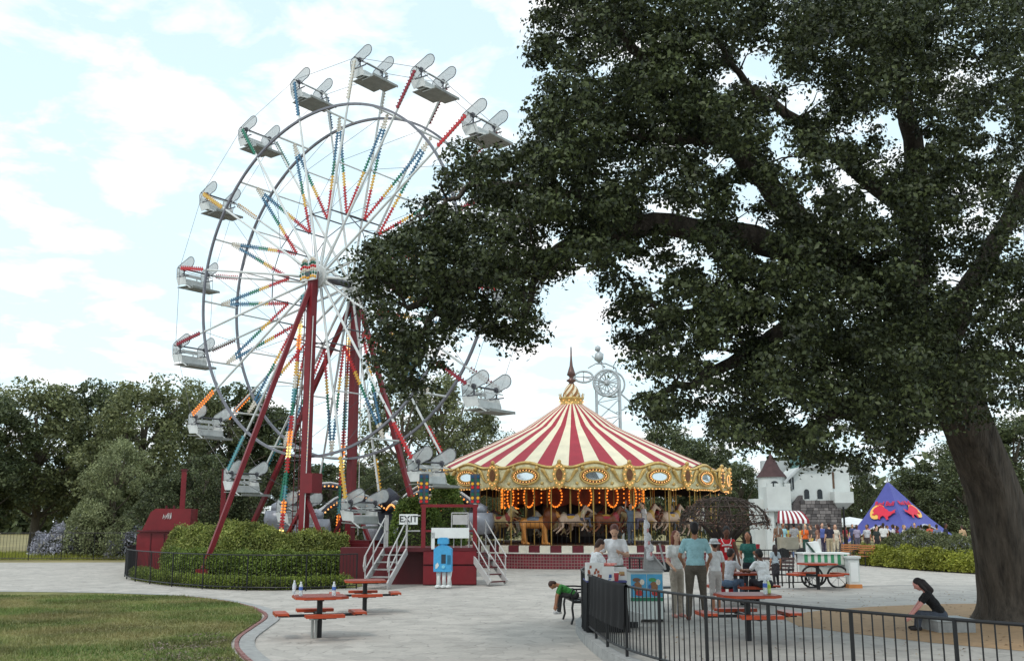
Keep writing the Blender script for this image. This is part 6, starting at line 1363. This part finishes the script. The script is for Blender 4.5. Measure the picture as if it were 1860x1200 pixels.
# ================================================================ vendor stand
def vendor():
    d = 16.9; t = thing('cloth_table', 'vendor table draped in black cloth behind the curved fence', 'table', (X(1102, d), d + .4, ZP)); w = 70 / F * d; zt = .78
    q = MB(); n = 40; per = []
    for k in range(n):
        u = k / n * 4; s = int(u); f = u - s; cx, cy = [(-1 + 2 * f, -1), (1, -1 + 2 * f), (1 - 2 * f, 1), (-1, 1 - 2 * f)][s]; per.append((cx * w / 2, cy * .42))
    vs = []
    for z, k in ((zt, 1.0), (zt * .6, 1.02), (zt * .25, 1.05), (.01, 1.08)):
        for i, (x, y) in enumerate(per): fl = 1 + (k - 1) * (1.2 * math.sin(i * 1.9) + 1); vs.append((x * fl, y * fl, z))
    q.add(vs, [(r_ * n + i, r_ * n + (i + 1) % n, (r_ + 1) * n + (i + 1) % n, (r_ + 1) * n + i) for r_ in range(3) for i in range(n)]); q.build('black_cloth', mat('black_felt', (20, 20, 22), .95, .25, 20.0), t, world=False)
    MB().box((0, 0, zt + .012), (w + .01, .86, .025)).build('table_top', mat('purple_cloth', (78, 80, 128), .85, .15, 6.0), t, world=False)
    for x in (-.9, .9):
        for y in (-.8, .8): MB().box((x * w / 2 * .95, y * .4, zt / 2), (.03, .03, zt)).build('leg', M_black, t, world=False)
    # cloth hung over the fence rail in front of the table
    fc = spline([(q_[0] + .07, q_[1] + .02) for q_ in pat_px[4:]], .05); fc = fc[(fc[:, 1] < 16.1) & (fc[:, 1] > 13.75)]; k = len(fc); vs = []; nrm = offset(fc, 1.0) - fc; nrm = nrm if nrm[k // 2][0] < 0 else -nrm
    for zz, of in ((.90, .05), (.935, .0), (.90, -.035), (.65, -.04), (.5, -.045), (.36, -.06)):
        for i in range(k): w_ = -of + (.012 * math.sin(i * .9) if zz < .9 else 0); vs.append((fc[i][0] + nrm[i][0] * w_, fc[i][1] + nrm[i][1] * w_, ZP + zz))
    q = MB(); q.add(vs, [(r_ * k + i, r_ * k + i + 1, (r_ + 1) * k + i + 1, (r_ + 1) * k + i) for r_ in range(5) for i in range(k - 1)]); q.build('cloth_drape', MATS['black_felt'], t, True)
    Z = ZP + zt + .026; Mw = mat('carton_white', (216, 214, 210), .6, .05); Mp = mat('carton_print', (166, 74, 60), .6, .25, 30.0)
    def carton(px, dd, W_, H_, D_, label, marks):
        c = thing('snack_box', label, 'box', (X(px, dd), dd, Z), R(random.uniform(-6, 6)), 'snack boxes on the vendor table'); MB().box((0, 0, H_ / 2), (W_, D_, H_)).build('carton', Mw, c, world=False)
        for (x, z, a, b, rgb) in marks: q = MB(); q.prism([(-a / 2, -b / 2), (a / 2, -b / 3), (a / 2.2, b / 2), (-a / 3, b / 2)], Matrix(((1, 0, 0, x), (0, 0, 1, -D_ / 2 - .003), (0, 1, 0, z), (0, 0, 0, 1))), .004); q.build('printed_mark', mat('print_%d_%d_%d' % rgb, rgb, .6, .2, 40.0), c, world=False)
    rg = random.Random(9)
    carton(1080, d + .1, .28, .28, .2, 'large white snack box with brown print at the left of the table', [(rg.uniform(-.11, .11), rg.uniform(.05, .24), .04, .05, (150, 84, 62)) for _ in range(9)])
    carton(1104, d + .05, .2, .22, .18, 'middle white snack box with a small blue square label', [(.03, .07, .05, .06, (60, 92, 150)), (.02, .02, .05, .02, (120, 140, 180))])
    carton(1127, d + .25, .19, .2, .16, 'right white snack box with a tan picture on it', [(0, .11, .12, .05, (186, 150, 100)), (.02, .08, .08, .03, (150, 104, 70))])
    c = thing('candy_packet', 'pink and red candy packets lying on top of the middle snack box', 'packets', (X(1106, d + .1), d + .16, Z + .225)); 
    for i in range(6): MB().box((-.09 + .036 * i, rg.uniform(-.02, .04), .02 + .012 * (i % 2)), (.07, .11, .03), Matrix.Rotation(rg.uniform(-.5, .5), 3, 'Z')).build('packet', mat('packet_pink' if i % 2 else 'packet_red', (226, 150, 140) if i % 2 else (212, 96, 84), .4, .2, 20.0), c, world=False)
    c = thing('drink_cup', 'small red and white cup standing at the table front', 'cup', (X(1121, d - .25), d - .15, Z)); q = MB(); q.lathe([(.001, 0), (.03, 0), (.042, .13), (.044, .135)], 14); q.build('cup', mat('cup_red', (178, 66, 74), .5, .3, 30.0), c, world=False, smooth=True); q = MB(); q.lathe([(.044, .13), (.046, .145), (.001, .15)], 14); q.build('lid', M_whitep, c, world=False)
    c = thing('folded_cloth', 'teal folded cloth on the back of the vendor table', 'cloth', (X(1088, d + .5), d + .55, Z)); q = MB(); q.box((0, 0, .12), (.3, .2, .05)); q.box((.02, 0, .16), (.24, .17, .035), Matrix.Rotation(.3, 3, 'Z')); q.box((0, .0, .05), (.32, .22, .09)); q.build('folds', cloth((96, 160, 168)), c, world=False)
    # drinks cart with two printed posters
    d2 = 18.6; L = 58 / F * d2; c = thing('drinks_cart', 'white freezer cart with two blue pictorial posters on its front', 'cart', (X(1174, d2), d2 + .3, ZP), R(1)); Hc = .86
    MB().box((0, 0, .05 + (Hc - .05) / 2), (L, .58, Hc - .05)).build('cabinet', mat('freezer_white', (214, 220, 216), .45, .05), c, world=False)
    for x in (-.9, .9): 
        for y in (-.2, .2): q = MB(); q.tube([(x * L / 2 - .02, y, .05), (x * L / 2 + .02, y, .05)], .05, 10); q.build('caster', M_black, c, world=False)
    MB().box((0, -.02, Hc + .015), (L + .03, .64, .03)).build('lid', M_tread, c, world=False)
    MB().box((0, -.296, Hc * .455), (L, .01, .06)).build('green_band', mat('band_green', (40, 124, 92), .6, .1), c, world=False)
    for s in (-1, 1):
        p = MB(); p.box((s * L * .245, -.294, Hc * .73), (L * .47, .008, Hc * .46)); po = p.build('poster', mat('poster_blue', (84, 166, 206), .5, .15, 6.0), c, world=False); rg = random.Random(5 + s)
        def pm(x, z, rx, rz, rgb, k): 
            q = MB(); q.prism([(x + rx * math.cos(2 * PI * i / 14), z + rz * math.sin(2 * PI * i / 14)) for i in range(14)], Matrix(((1, 0, 0, s * L * .245), (0, 0, 1, -.299 - .001 * k), (0, 1, 0, Hc * .73), (0, 0, 0, 1))), .003); q.build('poster_print', mat('print_%d_%d_%d' % rgb, rgb, .55, .3, 30.0), po, world=False)
        pm(-.02, -.03, .075, .1, (146, 104, 72), 1); pm(.01, -.13, .07, .05, (190, 56, 52), 2); pm(-.04, .1, .07, .035, (120, 90, 70) if s < 0 else (80, 150, 90), 3); pm(.06, .06, .04, .05, (226, 214, 196), 4); pm(-.09, -.02, .025, .04, (60, 110, 170), 5)
    # steel hood and hanging sugar-candy bags above the cart
    h = thing('steel_hood', 'slanted steel hood with bent rods on the back of the drinks cart', 'hood', (X(1190, d2 + .3), d2 + .45, ZP + Hc + .03)); q = MB(); q.add([(-.18, -.1, 0), (.2, -.1, 0), (.2, .15, 0), (-.18, .15, 0), (-.16, -.02, .42), (-.1, .1, .42)], [(0, 1, 4), (1, 2, 5, 4), (2, 3, 5), (3, 0, 4, 5), (0, 3, 2, 1)]); q.build('hood_sheet', M_tread, h, world=False); q = MB(); q.bar((.2, -.1, 0), (.1, -.1, .46), .03); q.bar((-.16, -.12, .42), (.2, -.12, 0), .025); q.build('hood_frame', M_pipe, h, world=False)
    for (px, py, r, rz, lab) in ((1180, 1000, .07, .17, 'lowest clear candy bag hanging over the drinks cart'), (1176, 980, .066, .17, 'middle clear candy bag hanging over the drinks cart'), (1174, 958, .055, .15, 'topmost clear candy bag hanging over the drinks cart')):
        p = P(px, py, d2 + .3); c = thing('candy_bag', lab, 'bag', tuple(p), 0, 'hanging candy bags'); q = MB(); q.lathe([(.001, -rz), (r * .85, -rz * .93), (r, -rz * .6), (r * .8, -rz * .2), (r * 1.02, rz * .1), (r * .85, rz * .5), (r * .6, rz * .85), (r * .7, rz)], 12); q.v = [(x * (1 + .2 * math.sin(29 * z + 7 * y)) + .012 * math.sin(31 * z), y * (1 + .2 * math.sin(23 * z + 40 * x)), z) for x, y, z in q.v]; q.build('bag', mat('bag_plastic', (214, 212, 214), .25, .2, 30.0, bump=.8, bscale=40), c, True, world=False); q = MB(); q.ball((.02, -r * .7, -rz * .3), (r * .4, r * .35, rz * .3)); q.build('pink_candy', mat('candy_pink', (206, 140, 140), .6, .2, 20.0), c, True, world=False)
    p0 = P(1176, 1030, d2 + .36); st = thing('bag_stand', 'thin grey stand pole holding the candy bags', 'stand', (p0.x, p0.y, ZP + Hc + .03)); q = MB(); q.tube([(0, 0.03, 0), (0, .03, .98)], .014, 8); q.build('pole', M_pipe, st, world=False)
    for zz in (.4, .68, .94): q = MB(); q.tube([(0, .03, zz), (0, -.08, zz + .02)], .008, 5); q.build('hook', M_pipe, st, world=False)
    # white carton leaning by the cart and black box under it
    c = thing('leaning_board', 'white carton flap leaning between vendor table and drinks cart', 'carton', (X(1148, 17.6), 17.6, ZP)); q = MB(); q.box((0, 0, .17), (.3, .02, .22), Matrix.Rotation(R(24), 3, 'X') @ Matrix.Rotation(R(14), 3, 'Y')); q.build('board', M_whitep, c, world=False); q = MB(); q.box((-.02, .1, .08), (.22, .16, .15)); q.build('dark_box', M_black, c, world=False)
    c = thing('folding_chair', 'black folding frame standing behind the woman in white', 'chair', (X(1212, 20.9), 20.9, ZP), R(20))
    for x in (-.2, .2): q = MB(); q.bar((x, -.2, 0), (x, .12, .95), .03); q.bar((x, .2, 0), (x, -.1, .5), .03); q.build('frame', M_black, c, world=False)
    q = MB(); q.box((0, 0, .46), (.4, .36, .03)); q.build('seat', M_black, c, world=False); q = MB(); q.box((0, .1, .85), (.4, .02, .2)); q.build('backrest', M_black, c, world=False)
vendor()
# ================================================================ people
WT = (234, 233, 234)
xy = lambda px, d: (X(px, d), d)
person('boy in white tee bending over the snack table, seen from the side', *xy(1076, 18.9), ZP, 1.46, -70, WT, (70, 72, 90), (62, 42, 34), SK_L, lean=12, head=(18, 0), arms={'L': ((-.04, .14, -.22), (.0, .2, -.12)), 'R': ((.04, .14, -.22), (-.0, .22, -.1))})
vm = person('young man in white tee looking down behind the snack table', *xy(1118, 19.7), ZP, 1.72, 172, WT, (110, 104, 96), (104, 66, 58), SK_L, lean=6, head=(30, 0), hair_up=.015, arms={'R': ((.12, .08, -.26), (.06, .1, -.24)), 'L': ((-.08, .06, -.26), (.13, .17, .06))})
person('woman with red brown hair, white top and pale trousers', *xy(1229, 19.6), ZP, 1.58, 205, (232, 230, 226), (176, 164, 150), (112, 56, 40), SK_L, fem=1, long_hair=.14, arms={'R': ((.08, .02, -.27), (.0, .2, -.12)), 'L': None or ((-.05, -.02, -.28), (-.02, .06, -.25))}, shoes=(196, 140, 130), width=.92)
person('man in light blue polo shirt and brown trousers, seen from behind', *xy(1264, 19.0), ZP, 1.74, -8, (162, 204, 210), (92, 84, 74), (34, 26, 26), SK_M, width=1.12, shoes=(110, 62, 48), arms={'L': ((-.1, .04, -.27), (.06, .2, -.12)), 'R': ((.1, .04, -.27), (-.04, .2, -.12))}, spread=.03)
person('kid in white bucket hat, white tee and pale plaid shorts', *xy(1299, 20.6), ZP, 1.42, 20, (232, 231, 231), (190, 182, 178), (40, 30, 28), SK_M, hat=(222, 222, 222), legs='short', shoes=(210, 210, 210))
def jersey():
    t = person('youth in red basketball jersey leaning on the picnic table', *xy(1319, 23.5), ZP, 1.66, 178, (190, 34, 44), (150, 30, 40), (24, 20, 20), SK_D, sleeve=0, lean=14, head=(8, 0), hair_up=.02, arms={'L': ((-.08, .06, -.27), (-.02, .12, -.22)), 'R': ((.08, .06, -.27), (.02, .12, -.22))})
    q = MB(); rot = Matrix.Rotation(R(-14), 3, 'X'); k = 1.66 / 1.75
    for i in range(9):
        x = -.105 + .026 * i; q.box(Vector((0, 0, .92)) * k + rot @ (Vector((x, .134 - x * x * 2.2, .405 + .02 * math.cos(x * 14)))) * k, (.019, .008, .035))
    for x, w in ((-.035, .04), (.03, .045)): q.box(Vector((0, 0, .92)) * k + rot @ Vector((x, .136, .31)) * k, (w, .01, .1))
    q.build('jersey_print', M_whitep, t, world=False)
    q = MB()
    for s in (-1, 1): q.tube([Vector((0, 0, .92)) * k + rot @ Vector((s * a, b, c)) * k for a, b, c in ((.12, .0, .56), (.1, .09, .5), (.07, .125, .45), (0, .135, .42))], .008, 5)
    q.build('jersey_trim', M_whitep, t, world=False)
jersey()
person('girl with dark hair and teal top holding a red cup', *xy(1361, 23.6), ZP, 1.52, 150, (44, 104, 96), (40, 44, 52), (28, 22, 22), SK_M, fem=1, long_hair=.2, arms={'L': ((-.05, .06, -.25), (-.02, .22, .06)), 'R': ((.05, .04, -.25), (-.08, .2, -.04))}, sleeve=.4)
c = thing('drink_cup', 'red cup with white lid in the hand of the girl in teal', 'cup', tuple(P(1377, 1000, 23.25))); q = MB(); q.lathe([(.001, 0), (.032, 0), (.046, .15), (.048, .155)], 14); q.build('cup', mat('cup_bright_red', (200, 60, 72), .4, .1), c, True, world=False); q = MB(); q.lathe([(.048, .15), (.05, .165), (.001, .17)], 14); q.build('lid', M_whitep, c, world=False)
person('child in loose white tee sitting with back turned at the picnic table', T4.x + .33, T4.y - .76, ZP, 1.5, 25, (234, 234, 234), (40, 40, 46), (26, 22, 22), SK_D, sit=.44, lean=16, width=1.15, arms={'L': ((-.08, .14, -.2), (.04, .22, .0)), 'R': ((.08, .14, -.2), (-.04, .22, .0))})
person('kid in blue jeans sitting on the left bench of the shared table', T4.x - .42, T4.y - .55, ZP, 1.5, -50, (196, 196, 200), (92, 112, 136), (40, 30, 28), SK_M, sit=.44, lean=14, shoes=(206, 206, 206), arms={'L': ((-.06, .16, -.18), (.02, .22, .0)), 'R': ((.06, .16, -.18), (-.02, .22, .0))})
person('small child with long dark hair standing at the iron fence', *xy(1408, 28.2), ZP, 1.14, 15, (150, 162, 170), (44, 42, 46), (40, 26, 26), SK_M, long_hair=.26, fem=1, vox=.018, skirt=.3)
def green_boy():
    person('boy in green tee bent far forward on the iron bench', X(1044, 20.3), 20.25, .0, 1.2, 92, (62, 132, 62), (58, 56, 56), (64, 40, 32), SK_M, sit=.45, lean=60, head=(24, 0), legs='long', shoes=(190, 188, 186), arms={'L': ((-.03, .1, -.26), (0, .04, -.24)), 'R': ((.03, .1, -.26), (0, .04, -.24))})
green_boy()
person('dark haired person in black crouching on a low step at the right edge', X(1706, 17.2), 17.2, ZP, 1.45, 75, (24, 22, 24), (70, 74, 84), (34, 24, 24), SK_P, sit=.18, lean=30, long_hair=.2, fem=1, spread=.05, arms={'L': ((-.06, .18, -.22), (.0, .18, -.2)), 'R': ((.06, .16, -.22), (.0, .16, -.2))}, head=(10, 0))
st = thing('low_step', 'low concrete step under the crouching person in black', 'step', (X(1710, 17.2), 17.2, ZP)); q = MB(); q.box((.05, 0, .09), (.6, .7, .18)); q.build('block', M_kerb, st, world=False); q = MB(); q.box((.05, 0, .19), (.64, .74, .03)); q.build('slab', M_plaster2, st, world=False)
# people on the carousel deck
person('man in grey blue standing on the carousel deck holding a pole', *xy(1146, 43.9), .95, 1.72, 200, (112, 128, 144), (104, 112, 128), (70, 52, 42), SK_L, vox=.02, hands=False, arms={'R': ((.1, .06, .14), (0, .06, .24)), 'L': ((-.06, 0, -.28), (-.02, .06, -.24))})
person('rider in white shirt beside the man on the carousel deck', *xy(1172, 43.6), .98, 1.5, 110, (204, 198, 196), (90, 80, 92), (70, 46, 36), SK_L, vox=.022, hands=False, sit=.95, lean=6)
person('child rider in cream tee on a horse left of the deck man', *xy(1058, 43.4), .98, 1.25, 270, (210, 196, 160), (96, 96, 110), (60, 44, 36), SK_L, vox=.022, hands=False, sit=1.0, lean=8)
# queue in front of the castle
Q = [('man in brown shirt with dark trousers, back turned, left of the castle queue', 1414, 54, 1.86, 8, (124, 96, 78), (60, 56, 54), (40, 30, 28), SK_M, {}),
 ('person in pale blue shirt beside the man in brown', 1423, 55.5, 1.8, 190, (150, 196, 204), (60, 60, 70), (36, 28, 26), SK_M, {}),
 ('person in yellow and teal top between two men in the queue', 1430, 56, 1.7, 170, (178, 166, 88), (90, 60, 50), (30, 26, 26), SK_D, {}),
 ('man in grey tee and blue jeans, back turned, in the castle queue', 1443, 53.5, 1.84, 0, (158, 158, 160), (98, 116, 150), (32, 26, 26), SK_M, {}),
 ('blonde woman in orange top and dark green trousers', 1463, 55, 1.74, 200, (226, 106, 44), (44, 78, 68), (216, 184, 128), SK_L, dict(fem=1, long_hair=.1)),
 ('woman with long brown hair and white skirt', 1486, 55, 1.74, 60, (150, 110, 92), (214, 212, 210), (74, 44, 38), SK_L, dict(fem=1, long_hair=.25, skirt=.7)),
 ('person in blue shirt behind the man in navy', 1494, 57, 1.8, 190, (86, 100, 160), (56, 50, 76), (50, 38, 34), SK_L, {}),
 ('man in navy tee and khaki trousers, back turned', 1507, 54.5, 1.82, 5, (44, 42, 58), (170, 156, 128), (50, 36, 32), SK_L, {}),
 ('person in cream top right of the man in navy', 1518, 56, 1.72, 170, (206, 196, 180), (196, 184, 160), (110, 72, 52), SK_L, dict(fem=1, long_hair=.1))]
for lab, px, d, H, fc, sh, pa, ha, sk, kw in Q: person(lab, *xy(px, d), .05, H, fc, sh, pa, ha, sk, vox=.024, hands=False, group='people queueing at the castle', **kw)
CR = [('man in white shirt and black trousers at the left of the tent crowd', 1606, 57, 1.82, 20, (214, 214, 212), (34, 32, 34), (40, 30, 28)), ('person in dark jacket beside the man in white shirt', 1597, 58, 1.74, 160, (44, 52, 50), (40, 36, 40), (30, 24, 24)),
 ('person in white blouse in the middle of the tent crowd', 1622, 60, 1.76, 30, (210, 206, 208), (60, 44, 60), (44, 32, 30)), ('person in maroon top under the tent arch', 1634, 62, 1.74, 200, (112, 36, 52), (50, 44, 50), (36, 28, 28)),
 ('person in rust brown top right of the tent arch', 1648, 62, 1.72, 170, (150, 78, 54), (70, 60, 60), (40, 30, 28)), ('person in dark red shirt at the tent foot', 1664, 66, 1.78, 210, (104, 30, 44), (46, 40, 46), (30, 26, 26)),
 ('person in grey top near the right tent foot', 1678, 64, 1.74, 30, (120, 118, 122), (52, 48, 54), (36, 28, 26)), ('man in red shirt under the white canopy', 1570, 70, 1.76, 180, (164, 64, 72), (60, 60, 70), (40, 30, 26)),
 ('person in pink shirt next to the man in red', 1580, 69, 1.74, 150, (196, 120, 124), (70, 60, 70), (40, 30, 26)), ('person in white cap and dark top at the tent edge', 1588, 66, 1.72, 200, (70, 50, 56), (60, 60, 66), (226, 226, 226)),
 ('person in pale violet top behind the benches', 1558, 62, 1.72, 190, (158, 150, 172), (90, 86, 100), (44, 32, 30)), ('person in black shirt right of the tent', 1720, 64, 1.78, 170, (34, 32, 36), (70, 66, 66), (34, 28, 26)), ('person in tan shirt right of the tent', 1745, 62, 1.74, 20, (180, 150, 116), (60, 66, 86), (60, 44, 36)),
 ('person in pale shirt deep under the tent', 1640, 74, 1.76, 200, (196, 198, 204), (60, 60, 66), (40, 32, 30)), ('person in black top deep under the tent', 1616, 76, 1.76, 170, (40, 36, 40), (50, 48, 52), (40, 32, 30))]
rgc = random.Random(12)
for lab, px, d, H, fc, sh, pa, ha in CR: person(lab, *xy(px + rgc.uniform(-4, 4), d + rgc.uniform(-5, 7)), .05, H * rgc.uniform(.9, 1.04), fc + rgc.uniform(-60, 60), sh, pa, ha, random.choice([SK_L, SK_M, SK_D]), vox=.03, hands=False, group='crowd at the blue tent')

CL = [(158, 60, 70), (70, 80, 120), (200, 200, 204), (60, 50, 56), (120, 130, 96), (190, 150, 110), (96, 40, 60), (214, 206, 190), (48, 60, 80), (150, 150, 160), (190, 90, 70), (110, 120, 150), (210, 180, 90), (80, 70, 66)]
NM = ['crimson', 'slate blue', 'off white', 'charcoal', 'sage green', 'tan', 'plum', 'ivory', 'dark blue', 'silver grey', 'brick red', 'dusty blue', 'mustard', 'brown grey']
SP = [(1536, 68, 'beside the castle drainpipe'), (1549, 72, 'in front of the white canopies'), (1575, 63, 'left of the tent crowd'), (1592, 72, 'under the left tent arch'), (1602, 68, 'behind the man in white shirt'), (1612, 64, 'in the thick of the tent crowd'), (1629, 70, 'below the tent emblems'), (1643, 58, 'at the front of the tent crowd'), (1657, 60, 'beside the front tent foot'), (1670, 58, 'right of the front tent foot'), (1690, 66, 'under the right tent arch'), (1703, 60, 'near the far lilac bushes'), (1452, 58, 'between the queue and the castle stones'), (1474, 59, 'behind the blonde woman')]
for i, (px, d, w) in enumerate(SP): person('far person in %s top standing %s' % (NM[i], w), *xy(px, d), .05, rgc.uniform(1.62, 1.84), rgc.uniform(0, 360), CL[i], CL[(i * 5 + 3) % 14], random.choice([(40, 30, 28), (90, 60, 44), (30, 24, 24), (150, 120, 80)]), random.choice([SK_L, SK_M, SK_D]), vox=.03, hands=False, group='crowd at the blue tent')

# a few dry leaves blown over the patio
nr = np.random.default_rng(77); q = np.c_[nr.uniform(1.5, 12, 900), nr.uniform(8, 27, 900), np.full(900, ZP + .012)]; q = q[inpoly(q[:, :2], pat_poly)]
o = link('fallen_leaves', leaf_mesh('fallen_leaves', q, .05, leafmat('fallen_leaf', (92, 72, 48), (150, 120, 78), .1, 1.0), 3.0, .6, rng=nr)); tag(o, 'dry brown oak leaves scattered over the patio paving', 'leaves'); o['kind'] = 'stuff'
